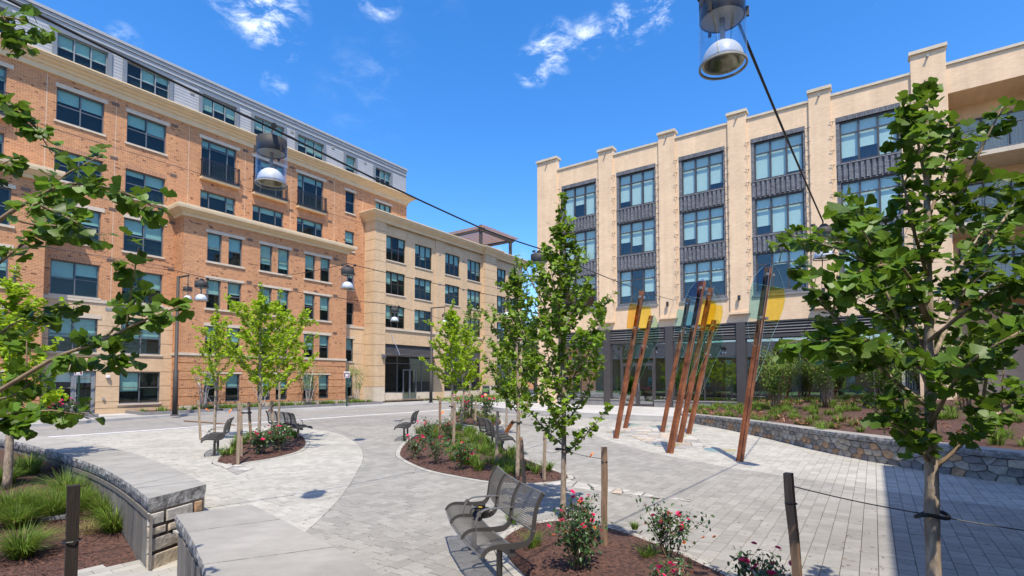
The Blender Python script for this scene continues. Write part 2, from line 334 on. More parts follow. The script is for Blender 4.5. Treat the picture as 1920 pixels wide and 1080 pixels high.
mat('lamp_dome', (.80, .80, .79), .35, .03, 6, metal=.0)
mat('lamp_inside', (.30, .29, .22), .25, .3, 12, metal=.6)
mat('rust', (.19, .058, .024), .75, .4, 3.2, bump=.35, bscale=30, c2=(.33, .115, .045))
mat('steel_clamp', (.55, .55, .55), .3, .05, 5, metal=.9)
mat('sign_green', (.012, .04, .03), .45, .05, 5)
mat('sign_white', (.75, .75, .76), .4, .02, 5)
mat('sign_maroon', (.11, .025, .03), .4, .05, 5)
mat('board_black', (.012, .013, .012), .4, .1, 5)
mat('board_green', (.30, .62, .10), .5, .05, 5)
mat('board_orange', (.80, .17, .03), .5, .05, 5)
mat('orange_tape', (.95, .22, .03), .6, .1, 5)
mat('rubber', (.012, .012, .013), .55, .2, 9)
mat('camera_black', (.012, .012, .013), .3, .1, 9)
mat('camera_lens', (.01, .012, .03), .05, .1, 9)
mat('yellow_plastic', (.75, .5, .05), .4, .05, 5)
mat('dish_white', (.8, .8, .8), .4, .02, 5)
mat('pergola_wood', (.38, .20, .105), .8, .25, 6, stretch=(4, 4, .6))
mat('pergola_dark', (.065, .05, .043), .7, .2, 6)
mat('asphalt', (.26, .245, .222), .9, .12, 4, bump=.15, bscale=60, stain=.14)
mat('ground_far', (.20, .20, .17), .95, .2, .5)
mat('lawn', (.075, .15, .025), .9, .3, 2, bump=.5, bscale=30)
mat('flag_pale', (.36, .335, .30), .85, .2, 5, bump=.4, rnd=.28)
mat('flag_warm', (.40, .33, .255), .85, .2, 5, bump=.3, rnd=.15)
mat('road_line', (.60, .58, .55), .85, .06, 4)
mat('white_paint', (.7, .7, .68), .6, .05, 4)
mat('shingle', (.09, .09, .095), .9, .2, 6)
for nm, c in (('blade_clear', (.93, .97, .95)), ('blade_green', (.72, .90, .82)), ('blade_yellow', (.99, .90, .42)), ('blade_orange', (.99, .80, .40)), ('blade_blue', (.55, .77, .95)), ('blade_cyan', (.66, .88, .93)), ('blade_indigo', (.74, .76, .93))):
    glass_mat(nm, c, .025, facing=.2)
mat('blade_edge', (.55, .85, .80), .15, .1, 5)

# ================================================================ GROUND, PAVING, WALLS
def smooth_curve(pts, step=.25, closed=False):
    pts = [Vector((p[0], p[1])) for p in pts]; n = len(pts); out = []
    for i in range(n if closed else n - 1):
        if closed: p0, p1, p2, p3 = (pts[(i + k) % n] for k in (-1, 0, 1, 2))
        else: p0, p1, p2, p3 = pts[max(i - 1, 0)], pts[i], pts[i + 1], pts[min(i + 2, n - 1)]
        m = max(1, int((p2 - p1).length / step))
        for k in range(m):
            t = k / m
            out.append(.5 * ((2 * p1) + (p2 - p0) * t + (2 * p0 - 5 * p1 + 4 * p2 - p3) * t * t + (3 * p1 - p0 - 3 * p2 + p3) * t ** 3))
    if not closed: out.append(pts[-1])
    return out
def inside(p, poly):
    c = False; n = len(poly); x, y = p[0], p[1]; j = n - 1
    for i in range(n):
        xi, yi = poly[i][0], poly[i][1]; xj, yj = poly[j][0], poly[j][1]
        if (yi > y) != (yj > y) and x < (xj - xi) * (y - yi) / (yj - yi) + xi: c = not c
        j = i
    return c
def clip(poly, p, nrm):
    out = []; n = len(poly)
    for i in range(n):
        a, b = poly[i], poly[(i + 1) % n]; da = (a - p).dot(nrm); db = (b - p).dot(nrm)
        if da >= 0: out.append(a)
        if (da >= 0) != (db >= 0): out.append(a + (b - a) * (da / (da - db)))
    return out
def area(poly):
    return abs(sum(poly[i][0] * poly[(i + 1) % len(poly)][1] - poly[(i + 1) % len(poly)][0] * poly[i][1] for i in range(len(poly)))) / 2
def voronoi(seeds, bound, gap=.012):
    out = []
    for i, s in enumerate(seeds):
        c = list(bound)
        for j, q in enumerate(seeds):
            if i == j: continue
            d = q - s
            if d.length > 2.5: continue
            c = clip(c, (s + q) / 2 - d.normalized() * gap, -d)
            if len(c) < 3: break
        if len(c) >= 3 and area(c) > .004: out.append(c)
    return out
def pxs(l, z=0): return [P(x, y, z).xy for x, y in l]

wall_in = [(-16.4, 15.3), (-13.0, 13.75), (-10.0, 12.0), (-7.75, 10.38), (-6.4, 9.25), (-5.2, 8.12), (-4.24, 7.17)]
wall_out = [(-16.1, 14.5), (-13.1, 12.95), (-10.62, 11.39), (-7.84, 9.35), (-6.6, 8.35), (-5.55, 7.4), (-4.44, 6.31)]
near_in = [(-3.05, 6.04), (-1.95, 4.93), (-.95, 3.85), (.0, 2.6), (.5, 1.6), (.7, -1)]
near_out = [(-3.63, 5.57), (-2.95, 4.75), (-2.27, 3.85), (-1.45, 2.6), (-1.0, 1.4), (-.8, -1)]
ctr = [((a[0] + b[0]) / 2, (a[1] + b[1]) / 2) for a, b in zip(wall_in, wall_out)]
nctr = [((a[0] + b[0]) / 2, (a[1] + b[1]) / 2) for a, b in zip(near_in, near_out)]
plaza_poly = [(-500, 20), (-30, 17.6), (-20, 16.5)] + ctr + nctr + [(-.05, -4), (-8, -30), (-8, -500), (500, -500), (500, 600), (-500, 600)]

g = MB(); g.add([(-700, -700, -.64), (700, -700, -.64), (700, 900, -.64), (-700, 900, -.64)], [(0, 1, 2, 3)])
struct(g.build('ground', MT['ground_far']))
g = MB(); g.add([(p[0], p[1], -.035) for p in plaza_poly] + [(p[0], p[1], -.6) for p in plaza_poly], [tuple(range(len(plaza_poly)))] + [(i, i + len(plaza_poly), (i + 1) % len(plaza_poly) + len(plaza_poly), (i + 1) % len(plaza_poly)) for i in range(len(plaza_poly))])
plaza = struct(g.build('plaza', MT['joint_sand']))

B1 = smooth_curve([(-2.75, 5.7), (-2.58, 6.1), (-2.62, 7.02), (-2.79, 8.45), (-3.19, 10.63), (-3.71, 12.85), (-4.55, 15.2), (-5.91, 17.81), (-7.4, 19.6), (-9.3, 20.9), (-11.5, 21.2), (-13.6, 20.2)], .3)
Z1 = B1 + [Vector(p) for p in [(-17, 15.2), (-13.0, 12.9), (-4.3, 6.4), (-3.4, 5.6)]]
B2 = smooth_curve([(.6, 28.5), (1.0, 26.5), (1.71, 23.49), (2.5, 19.72), (3.06, 15.9), (3.72, 13.31), (4.67, 11.28), (5.46, 10.17), (6.52, 8.65), (7.51, 7.59), (9, 6.4), (11, 5.2)], .3)
Z2 = B2 + [Vector(p) for p in [(16, 4), (16, 31), (8, 31)]]
IA = smooth_curve(pxs([(408, 866), (425, 846), (445, 829), (478, 814), (520, 807), (558, 815), (573, 829), (560, 845), (510, 859), (460, 867), (432, 874)]), .25, True)
IB = smooth_curve(pxs([(750, 850), (762, 863), (800, 880), (860, 893), (930, 904), (1000, 906), (1066, 897), (1035, 882), (990, 864), (945, 842), (915, 824), (885, 811), (840, 804), (795, 811), (765, 828)]), .25, True)
IC = smooth_curve(pxs([(845, 785), (860, 793), (895, 799), (925, 800), (940, 793), (930, 783), (900, 776), (865, 773)]), .3, True)
ID = smooth_curve([(-.08, 6.2), (.22, 6.72), (.75, 6.95), (1.28, 6.55), (1.73, 5.82), (2.05, 5.04), (2.25, 4.3), (2.1, 3.5), (1.5, 3.2), (.9, 3.5), (.42, 4.35), (.14, 5.0), (-.05, 5.6)], .12, True)
ISL = [IA, IB, IC, ID]
wall_curve = smooth_curve([(7.6, 24.0), (7.95, 22.2), (8.25, 19.5), (8.32, 16.5), (8.25, 14), (8.35, 12.3), (8.6, 11), (9.1, 9.6), (10.0, 8.1), (11.5, 6.6), (13.5, 5.2)], .25)
apron_front = smooth_curve([(7.9, 22.6), (6.85, 23.0), (3.68, 25.3), (1.15, 27.5), (-.6, 29.6), (-1.6, 32.2)], .4)
ORG = Vector((8.37, 31.0)); OLG = Vector((-21.06, 26.70))
def RW(s, y=0): q = ORG + N2 * s + U2 * y; return (q.x, q.y)          # right building's own frame to the place
def LW(x, y=0): q = OLG + U2 * x - N2 * y; return (q.x, q.y)          # left building's own frame to the place
apron_poly = [tuple(p) for p in apron_front] + [(-3.5, 36.5), RW(-9.5, 4), RW(-9.5, .3), RW(3.5, .3), (8.6, 26.5)]

_npc = {}
def nearest(curve, p):
    k = id(curve)
    if k not in _npc: _npc[k] = np.array([(q[0], q[1]) for q in curve])
    a = _npc[k]; d = (a[:, 0] - p.x) ** 2 + (a[:, 1] - p.y) ** 2; bi = int(np.argmin(d))
    return math.sqrt(d[bi]), curve[bi], (curve[min(bi + 1, len(curve) - 1)] - curve[max(bi - 1, 0)]).normalized()
ISLC = [c + [c[0], c[1]] for c in ISL]
def offset_closed(c, d):
    n = len(c); out = []
    a = sum(c[i][0] * c[(i + 1) % n][1] - c[(i + 1) % n][0] * c[i][1] for i in range(n)); sg = 1 if a > 0 else -1
    for i in range(n):
        t = (c[(i + 1) % n] - c[i - 1]).normalized(); out.append(c[i] + Vector((t.y, -t.x)) * d * sg)
    return out
ISLO = [offset_closed(c, .11) for c in ISL]        # outer edge of the kerb course round each island
ISLOC = [c + [c[0], c[1]] for c in ISLO]
patch_px = [(1135, 799), (1180, 801), (1268, 805), (1303, 820), (1318, 838), (1290, 841), (1232, 836), (1185, 818)]
PATCH = smooth_curve(pxs(patch_px), .4, True)
STRIP = [Vector(p) for p in [(.1, 10.35), (.72, 10.15), (1.27, 9.55), (1.96, 8.8), (2.86, 8.1), (2.4, 8.26), (1.7, 8.75), (.95, 9.25), (.2, 9.7)]]
pieces = []
ROW = .158
r0 = int(-22 / ROW); r1 = int(12 / ROW)
excl = [tuple(p) for p in apron_front] + [(-2, 40), (20, 40), (20, 8)] 
wallpoly = [tuple(p) for p in wall_curve] + [(40, 5), (40, 45), (8, 45)]
for r in range(r0, r1):
    nn = (r + .5) * ROW; t = 1.6 + rng.random() * .3
    while t < 30:
        ln = (.14, .17, .21, .26)[rng.integers(0, 4)]
        c = U2 * (t + ln / 2) + N2 * nn; t += ln
        if c.y < 2.2 or c.y > 27.5: continue
        px, py = to_px((c.x, c.y, 0))
        if px < -250 or px > 2500 or py > 1500: continue
        if c.x < 2 and not inside(c, plaza_poly): continue
        if inside(c, wallpoly) or inside(c, apron_poly): continue
        h = .0036
        a0, a1 = -ln / 2 + .0058, ln / 2 - .0058; b0, b1 = -ROW / 2 + .002, ROW / 2 - .002
        poly = [c + U2 * a0 + N2 * b0, c + U2 * a1 + N2 * b0, c + U2 * a1 + N2 * b1, c + U2 * a0 + N2 * b1]
        skip = False; cut = False
        for k, oc in enumerate(ISLOC):
            lo = ISLO[k]
            if min(abs(c.x - lo[0].x), 99) > 14: continue
            d, q, tg = nearest(oc, c)
            if d < .26:
                nrm = Vector((tg.y, -tg.x))
                if inside(q + nrm * .05, lo): nrm = -nrm
                poly = clip(poly, q + nrm * .004, nrm); cut = True
                if len(poly) < 3: skip = True; break
            elif inside(c, lo): skip = True; break
        if skip or area(poly) < .002: continue
        if inside(c, PATCH) or inside(c, STRIP): continue
        done = False
        for B, Z in ((B1, Z1), (B2, Z2)):
            d, q, tg = nearest(B, c)
            if d < .33:
                nrm = Vector((tg.y, -tg.x))
                for sg in (1, -1):
                    pl = clip(poly, q + nrm * .002 * sg, nrm * sg)
                    if len(pl) >= 3 and area(pl) > .0008:
                        cen = sum(pl, Vector((0, 0))) / len(pl)
                        pieces.append((pl, inside(q + nrm * sg * .1, Z), py, True, cen))
                done = True; break
        if not done: pieces.append((poly, inside(c, Z1) or inside(c, Z2), py, cut, c, ln))
# the largest 300 in view are single pavers, the rest one mass
vis = sorted([p for p in pieces if 0 < to_px((p[4].x, p[4].y, 0))[0] < 1920 and p[2] < 1078], key=lambda p: -p[2])
def covered(c):  # behind bench wall or in the lower bed
    return False
chosen = set(id(p) for p in vis[:300])
pv_cache = {}
def paver_top(mb, pl, z, mi=0, bev=.004):
    n = len(pl); cen = sum(pl, Vector((0, 0))) / n; ins = [p + (cen - p).normalized() * min(bev * 1.3, (cen - p).length * .4) for p in pl]
    vs = [(p.x, p.y, z - .03) for p in pl] + [(p.x, p.y, z - bev) for p in pl] + [(p.x, p.y, z) for p in ins]
    a = sum(pl[i].x * pl[(i + 1) % n].y - pl[(i + 1) % n].x * pl[i].y for i in range(n))
    fs = [(i, (i + 1) % n, n + (i + 1) % n, n + i) for i in range(n)] + [(n + i, n + (i + 1) % n, 2 * n + (i + 1) % n, 2 * n + i) for i in range(n)] + [tuple(range(2 * n, 3 * n))]
    if a < 0: fs = [f[::-1] for f in fs]
    mb.add(vs, fs, mi)
mass = {True: MB(), False: MB()}; tints = {True: [], False: []}
for p in pieces:
    z = float(rng.normal(0, .0009)); light = p[1]
    if id(p) in chosen:
        pl, c = p[0], p[4]
        m = MT['paver_light' if light else 'paver_grey']
        if not p[3]:
            key = (round(p[5], 3), light)
            if key not in pv_cache:
                mb = MB(); hh = p[5] / 2 - .0058; hb = ROW / 2 - .002
                paver_top(mb, [Vector((-hh, -hb)), Vector((hh, -hb)), Vector((hh, hb)), Vector((-hh, hb))], 0); pv_cache[key] = mb.mesh('paver', m)
            o = link('paver', pv_cache[key], plaza, (c.x, c.y, z), math.atan2(U2.y, U2.x))
        else:
            mb = MB(); paver_top(mb, [q - c for q in pl], 0); mb.build('paver', m, plaza, (c.x, c.y, z))
    else:
        mb = mass[light]; k = len(mb.f); 
        pl = p[0]
        if p[2] < 800:
            a = sum(pl[i].x * pl[(i + 1) % len(pl)].y - pl[(i + 1) % len(pl)].x * pl[i].y for i in range(len(pl)))
            q = pl if a > 0 else pl[::-1]
            mb.add([(v.x, v.y, z) for v in q], [tuple(range(len(q)))])
        else: paver_top(mb, pl, z)
        tints[light] += [float(rng.random())] * (len(mb.f) - k)
for light in (True, False):
    me = mass[light].mesh('pavers', MT['paver_light_mass' if light else 'paver_grey_mass'])
    at_ = me.attributes.new('tint', 'FLOAT', 'FACE'); at_.data.foreach_set('value', tints[light])
    stuff(link('pavers', me, plaza))

# roadway, kerb, footway on the left, with the flush line between road and plaza
kerb_c = smooth_curve([(-24, 13.5), (-20.6, 18.2), (-19.2, 21.2), (-17.7, 25.6), (-15.6, 29.6), (-12.2, 32.6), (-8.4, 36.2), (-4.5, 41.5), (1.5, 50), (14, 68)], .6)
line_c = smooth_curve([(-21, 15.3), (-17.8, 15.9), (-15.14, 17.4), (-12.0, 21.9), (-8.69, 26.4), (-4.59, 31.9), (-2.28, 36.0), (4.4, 45), (18, 63)], .6)
mb = MB(); road = [(p.x, p.y) for p in kerb_c] + [(p.x, p.y) for p in line_c[::-1]]
mb.add([(p[0], p[1], -.012) for p in road], [tuple(range(len(road)))])
struct(mb.build('road', MT['asphalt']))
def strip(mb, c, w0, w1, z0, z1):
    n = len(c); L_, R_ = [], []
    for i in range(n):
        t = (c[min(i + 1, n - 1)] - c[max(i - 1, 0)]).normalized(); q = Vector((t.y, -t.x))
        L_.append(c[i] + q * w0); R_.append(c[i] + q * w1)
    vs = []
    for a, b in zip(L_, R_): vs += [(a.x, a.y, z0), (b.x, b.y, z0), (b.x, b.y, z1), (a.x, a.y, z1)]
    fs = []
    for i in range(n - 1):
        o = i * 4
        for k in range(4): fs.append((o + k, o + (k + 1) % 4, o + 4 + (k + 1) % 4, o + 4 + k))
    fs += [(3, 2, 1, 0), tuple((n - 1) * 4 + k for k in range(4))]
    mb.add(vs, [f[::-1] for f in fs])
mb = MB(); strip(mb, line_c, -.12, .12, -.03, .004); struct(mb.build('road_edge_line', MT['road_line']))
mb = MB(); strip(mb, kerb_c, -.2, .0, -.05, .115); struct(mb.build('kerb', MT['pale_concrete']))
fw = [(p.x, p.y) for p in kerb_c] + [LW(60, 2), LW(30, 3), LW(-14, 3), LW(-14, -3)]
mb = MB(); mb.add([(p[0], p[1], .1) for p in fw], [tuple(range(len(fw)))]); struct(mb.build('footway', MT['concrete']))
# apron and step in front of the right building
mb = MB(); mb.prism([tuple(p) for p in apron_poly], -.03, .27); struct(mb.build('apron', MT['pale_concrete']))
mb = MB(); strip(mb, apron_front, -.02, .5, -.03, .135); struct(mb.build('apron_step', MT['pale_concrete']))
# far paving beyond the built pavers
mb = MB(); fp = [(-1.7, 27.5), (.6, 27.5), (1.15, 27.6), (-.6, 29.6), (-1.6, 32.2), (-3.5, 36.5), RW(-9.5, 4), RW(-9.5, 40), (22, 70)] + [(p.x, p.y) for p in line_c[::-1] if p.y > 27.3]
mb.add([(p[0], p[1], -.004) for p in fp], [tuple(range(len(fp)))]); struct(mb.build('far_paving', MT['paver_grey']))

# ---------------------------------------------------------------- planting islands: kerb course, mulch, chips
def fill(name, curve, z, mt, bulge=.06, parent=None, n_in=5):
    n = len(curve); cen = sum(curve, Vector((0, 0))) / n; vs = []; fs = []
    for k in range(n_in):
        f = 1 - k / n_in
        for p in curve:
            q = cen + (p - cen) * f; e = (1 - f)
            vs.append((q.x, q.y, z + bulge * min(1, e * 2.2) + (.018 * math.sin(q.x * 9.1) * math.cos(q.y * 8.3) if k else 0)))
    vs.append((cen.x, cen.y, z + bulge))
    for k in range(n_in - 1):
        for i in range(n): fs.append((k * n + i, k * n + (i + 1) % n, (k + 1) * n + (i + 1) % n, (k + 1) * n + i))
    for i in range(n): fs.append(((n_in - 1) * n + i, (n_in - 1) * n + (i + 1) % n, len(vs) - 1))
    a = sum(curve[i].x * curve[(i + 1) % n].y - curve[(i + 1) % n].x * curve[i].y for i in range(n))
    if a < 0: fs = [f[::-1] for f in fs]
    mb = MB(); mb.add(vs, fs); return mb.build(name, mt, parent, smooth=True)
def leaf_cloud(name, base_v, base_f, pos, rot, scl, mt, parent=None, tint=None):
    """many copies of one small shape as one mesh"""
    k = len(base_v); n = len(pos); bv = np.array(base_v)
    v = np.einsum('nij,kj->nki', rot, bv) * np.asarray(scl)[:, None, None] + np.asarray(pos)[:, None, :]
    f = []
    me = bpy.data.meshes.new(name); nf = len(base_f)
    lens = np.tile(np.array([len(q) for q in base_f]), n); idx = np.concatenate([np.array(q) for q in base_f])
    allidx = (idx[None, :] + (np.arange(n) * k)[:, None]).ravel()
    me.vertices.add(n * k); me.vertices.foreach_set('co', v.ravel())
    me.loops.add(len(allidx)); me.loops.foreach_set('vertex_index', allidx.astype(np.int32))
    me.polygons.add(len(lens)); st = np.concatenate([[0], np.cumsum(lens)[:-1]]); me.polygons.foreach_set('loop_start', st.astype(np.int32))
    me.update(calc_edges=True); me.materials.append(mt)
    tn = rng.random(n) if tint is None else tint
    a = me.attributes.new('tint', 'FLOAT', 'FACE'); a.data.foreach_set('value', np.repeat(tn, nf).astype(np.float32))
    return link(name, me, parent)
def rand_rot(n, tilt=1.0):
    """random rotations; tilt 0 keeps +z up"""
    az = rng.random(n) * 2 * np.pi; ti = rng.normal(0, tilt, n); t2 = rng.normal(0, tilt, n)
    ca, sa, cb, sb, c3, s3 = np.cos(az), np.sin(az), np.cos(ti), np.sin(ti), np.cos(t2), np.sin(t2)
    Z = np.zeros(n); O = np.ones(n)
    rz = np.stack([np.stack([ca, -sa, Z], 1), np.stack([sa, ca, Z], 1), np.stack([Z, Z, O], 1)], 1)
    rx = np.stack([np.stack([O, Z, Z], 1), np.stack([Z, cb, -sb], 1), np.stack([Z, sb, cb], 1)], 1)
    ry = np.stack([np.stack([c3, Z, s3], 1), np.stack([Z, O, Z], 1), np.stack([-s3, Z, c3], 1)], 1)
    return rz @ rx @ ry
def scatter_in(curve, n):
    xs = [p[0] for p in curve]; ys = [p[1] for p in curve]; out = []
    while len(out) < n:
        p = (random.uniform(min(xs), max(xs)), random.uniform(min(ys), max(ys)))
        if inside(p, curve): out.append(p)
    return out
chip_v = [(-.5, -.12, 0), (.5, -.1, 0), (.46, .12, 0), (-.5, .1, 0), (0, 0, .12)]; chip_f = [(0, 1, 4), (1, 2, 4), (2, 3, 4), (3, 0, 4)]
def chips(curve, n, z, size=.035, parent=None):
    p = scatter_in(curve, n); pos = np.array([(x, y, z + random.uniform(0, .03)) for x, y in p])
    return stuff(leaf_cloud('mulch_chips', chip_v, chip_f, pos, rand_rot(n, .35), rng.uniform(.5, 1.4, n) * size, MT['mulch_chip'], parent))
isl_names = [(IA, 'leaf shaped mulch island by the curved seat wall'), (IB, 'long mulch island with roses and grass in the plaza middle'), (IC, 'far small mulch island with roses near the road'), (ID, 'front mulch island with rose bushes beside the near bench')]
islands = []
for k, (c, lab) in enumerate(isl_names):
    o = fill('planting_bed', c, .012, MT['mulch'], .09 if k == 3 else .07)
    struct(o); islands.append(o)
    oc = ISLO[k]; n = len(c); stepn = max(1, int(.24 / max(.01, (c[1] - c[0]).length)))
    i = 0
    while i < n:
        j = min(i + stepn, n)
        q = [c[x % n] for x in range(i, j + 1)] + [oc[x % n] for x in range(j, i - 1, -1)]
        cen = sum(q, Vector((0, 0))) / len(q)
        q = [v + (cen - v).normalized() * .003 for v in q]
        mb = MB(); mb.prism([(v.x - cen.x, v.y - cen.y) for v in q], -.03, .006); mb.build('kerb_paver', MT['paver_light'], o, (cen.x, cen.y, float(rng.normal(0, .001))))
        i = j
    chips(c, (1200, 2000, 500, 6000)[k], .03, (.07, .07, .09, .032)[k], o)

# flagstones
def flagstones(name, seeds, bound, zt=.004, parent=None):
    base = MB(); base.prism([tuple(p) for p in bound], -.03, -.012); root = struct(base.build(name, MT['joint_sand']))
    for cpoly in voronoi(seeds, bound):
        cen = sum(cpoly, Vector((0, 0))) / len(cpoly); mb = MB(); paver_top(mb, [p - cen for p in cpoly], 0, bev=.008)
        mb.build('flagstone', MT['flag_warm' if random.random() < .28 else 'flag_pale'], root, (cen.x, cen.y, zt + random.uniform(-.004, .006)))
    return root
def hull(pts):
    pts = sorted((p.x, p.y) for p in pts); lo = []; hi = []
    def cr(o, a, b): return (a[0] - o[0]) * (b[1] - o[1]) - (a[1] - o[1]) * (b[0] - o[0])
    for p in pts:
        while len(lo) > 1 and cr(lo[-2], lo[-1], p) <= 0: lo.pop()
        lo.append(p)
    for p in reversed(pts):
        while len(hi) > 1 and cr(hi[-2], hi[-1], p) <= 0: hi.pop()
        hi.append(p)
    return [Vector(p) for p in lo[:-1] + hi[:-1]]
HP = hull(PATCH)
flagstones('flagstone_patch', [Vector(p) for p in scatter_in(HP, 95)], HP)
sd = []
for i in range(22):
    t = i / 21; a = Vector((.25, 10.05)).lerp(Vector((2.75, 8.17)), t); sd.append(a + Vector((random.uniform(-.05, .05), random.uniform(-.16, .16) * (1 - .7 * t))))
flagstones('flagstone_strip', sd, hull([Vector(p) for p in [(.1, 10.35), (.72, 10.12), (1.96, 8.8), (2.86, 8.1), (1.7, 8.72), (.2, 9.7)]]))
fa = hull([P(x, y).xy for x, y in ((405, 868), (443, 891), (478, 877), (430, 870))])
flagstones('flagstone_tip', [Vector(p) for p in scatter_in(fa, 7)], fa, .012)

# ---------------------------------------------------------------- seat walls
def seat_wall(label, inn, out, z_out, planks, stones_end, key):
    root = thing('seat_wall', label, 'wall')
    I = smooth_curve(inn, .18); O = smooth_curve(out, .18); n = min(len(I), len(O))
    def res(c, m):
        d = [0]
        for a, b in zip(c[:-1], c[1:]): d.append(d[-1] + (b - a).length)
        o = []
        for k in range(m):
            t = d[-1] * k / (m - 1); j = max(i for i in range(len(d)) if d[i] <= t + 1e-9); j = min(j, len(c) - 2)
            o.append(c[j].lerp(c[j + 1], (t - d[j]) / max(1e-6, d[j + 1] - d[j])))
        return o
    L_ = sum((b - a).length for a, b in zip(O[:-1], O[1:])); m = int(L_ / .1) + 2
    I, O = res(I, m), res(O, m)
    sh = [(a + (b - a) * .07, b + (a - b) * .07) for a, b in zip(I, O)]
    mb = MB(); mb.prism([tuple(p[0]) for p in sh] + [tuple(p[1]) for p in sh[::-1]], z_out - .1, .272); mb.build('core', MT['mortar'], root)
    per = 11; i = m - 1
    while i > 0:                                            # cap stones with rough edges
        j = max(0, i - per); seg = list(range(j, i + 1)); A = [I[k] for k in seg]; Bq = [O[k] for k in seg]
        g0 = .014
        A[0] = A[0].lerp(A[1], g0 / .1); Bq[0] = Bq[0].lerp(Bq[1], g0 / .1)
        mb = MB(); nk = len(A); vs = []; fs = []
        ring = [(A, 0, .45, 0), (A, .0, .36, 1)]
        for k in range(nk):
            a, b = A[k], Bq[k]; d = (b - a).normalized(); w = (b - a).length
            e = lambda s: random.uniform(-s, s)
            prof = [(.004, .45), (e(.007), .41), (.012 + e(.009), .35), (.03 + e(.006), .28), (w - .03 + e(.007), .28), (w - .008 + e(.011), .34), (w + e(.008), .40), (w - .01 + e(.003), .448)]
            for t, z in prof: q = a + d * t; vs.append((q.x, q.y, z))
        for k in range(nk - 1):
            for t in range(8): fs.append((k * 8 + t, k * 8 + (t + 1) % 8, (k + 1) * 8 + (t + 1) % 8, (k + 1) * 8 + t))
        fs += [tuple(range(8))[::-1], tuple((nk - 1) * 8 + t for t in range(8))]
        mb.add(vs, fs); me = mb.mesh('cap_stone', [MT['bluestone'], MT['rough_stone']])
        bm = bmesh.new(); bm.from_mesh(me); bmesh.ops.recalc_face_normals(bm, faces=bm.faces); bm.to_mesh(me); bm.free()
        for p in me.polygons: p.material_index = 0 if p.normal.z > .9 else 1
        link('cap_stone', me, root)
        i = j
    if planks:
        d = 0; k = 0; n0 = 0
        while True:
            pos = k * .115; j = m - 2 - int(pos / .1)
            if j < 1 or pos > planks: break
            a, b = sh[j][1], sh[j + 1][1]; t = (b - a).normalized(); q = Vector((t.y, -t.x))
            if (q.dot(O[j] - I[j])) < 0: q = -q
            c = a.lerp(b, 1 - (pos / .1 - int(pos / .1))) + q * .014
            mb = MB(); w = .05 + random.uniform(-.004, .002); top = .245 + random.uniform(-.008, .008); e = random.uniform(0, .008)
            vs = []
            for z in (z_out - .08, top):
                for s_, o_ in ((-w, -.01), (w, -.01), (w, .012 + e), (-w, .012 + e)): p = t * s_ + q * o_; vs.append((p.x, p.y, z))
            mb.add(vs, [(0, 1, 2, 3), (7, 6, 5, 4), (4, 5, 1, 0), (5, 6, 2, 1), (6, 7, 3, 2), (7, 4, 0, 3)])
            mb.build('plank', MT['weathered_wood'], root, (c.x, c.y, 0)); k += 1
        mb = MB(); cc = [s_[1] + (s_[1] - s_[0]).normalized() * .04 for s_ in sh[max(0, m - 2 - int(planks / .1)):m]]
        strip(mb, cc, -.012, .012, .19, .255); mb.build('rail', MT['weathered_wood'], root)
    return root, sh
sw, sh1 = seat_wall('long curved stone seat wall with grey plank side at the left bed', wall_in, wall_out, -.45, 7.5, True, 1)
# end face of the long wall: stacked stones
a, b = Vector(wall_out[-1]), Vector(wall_in[-1]); e_dir = (b - a).normalized(); e_n = Vector((e_dir.y, -e_dir.x)); 
if e_n.y > 0: e_n = -e_n
zz = -.5; Lw = (b - a).length - .06
for h, parts in ((.27, (.97,)), (.2, (.97,)), (.13, (.3, .5, .17)), (.175, (.26, .52, .19)), (.0, ())):
    x = .03
    for fr in parts:
        w = fr * Lw - .015; mb = MB(); vs = []
        q0 = [(0, 0), (w, 0), (w, h - .015), (0, h - .015)]
        outp = .045 + random.uniform(0, .02)
        for (s_, z_) in q0: vs.append((s_ + random.uniform(-.006, .006), 0, z_ + random.uniform(-.006, .006)))
        for (s_, z_) in q0: vs.append((min(max(s_, .02), w - .02), outp, min(max(z_, .02), h - .03)))
        cq = (w * random.uniform(.35, .65), outp + random.uniform(-.004, .008), h * random.uniform(.4, .6))
        vs.append(cq)
        fs = [(0, 1, 5, 4), (1, 2, 6, 5), (2, 3, 7, 6), (3, 0, 4, 7), (4, 5, 8), (5, 6, 8), (6, 7, 8), (7, 4, 8)]
        vv = []
        for s_, o_, z_ in vs: p = a + e_dir * (x + s_) + e_n * (o_ - .04); vv.append((p.x, p.y, zz + z_))
        mb.add(vv, fs); mb.build('stone', MT['wall_stone_%d' % random.choice((0, 2, 2, 3, 5))], sw); x += w + .015
    zz += h
mb = MB(); c2 = [a + e_dir * .0, b - e_dir * .0]
tw_ = (Vector(wall_out[-1]) - Vector(wall_out[-2])).normalized(); q = [a + e_dir * .05, b - e_dir * .03, b - e_dir * .03 - tw_ * .3, a + e_dir * .05 - tw_ * .3]; mb.prism([tuple(p) for p in q], -.5, .275); mb.build('end_core', MT['mortar'], sw)
nw, sh2 = seat_wall('near stone seat wall with broad flat cap at the bottom of the picture', near_in, near_out, -.45, 3.0, False, 2)
# planks of the near wall stand at its far end, towards the path
a2, b2 = Vector(near_out[0]), Vector(near_in[0]); dd = (b2 - a2).normalized(); L2 = (b2 - a2).length
t2 = (Vector(near_out[1]) - a2).normalized(); qn = Vector((t2.y, -t2.x))
if qn.dot(a2 - b2) < 0: qn = -qn
for k in range(18):
    c = a2 + t2 * (.06 + k * .115) - qn * .045
    mb = MB(); mb.bar((c.x, c.y, -.5), (c.x, c.y, .245 + random.uniform(-.01, .01)), .105, .022, up=(qn.x, qn.y, 0)); 
    mb.build('plank', MT['weathered_wood'], nw)

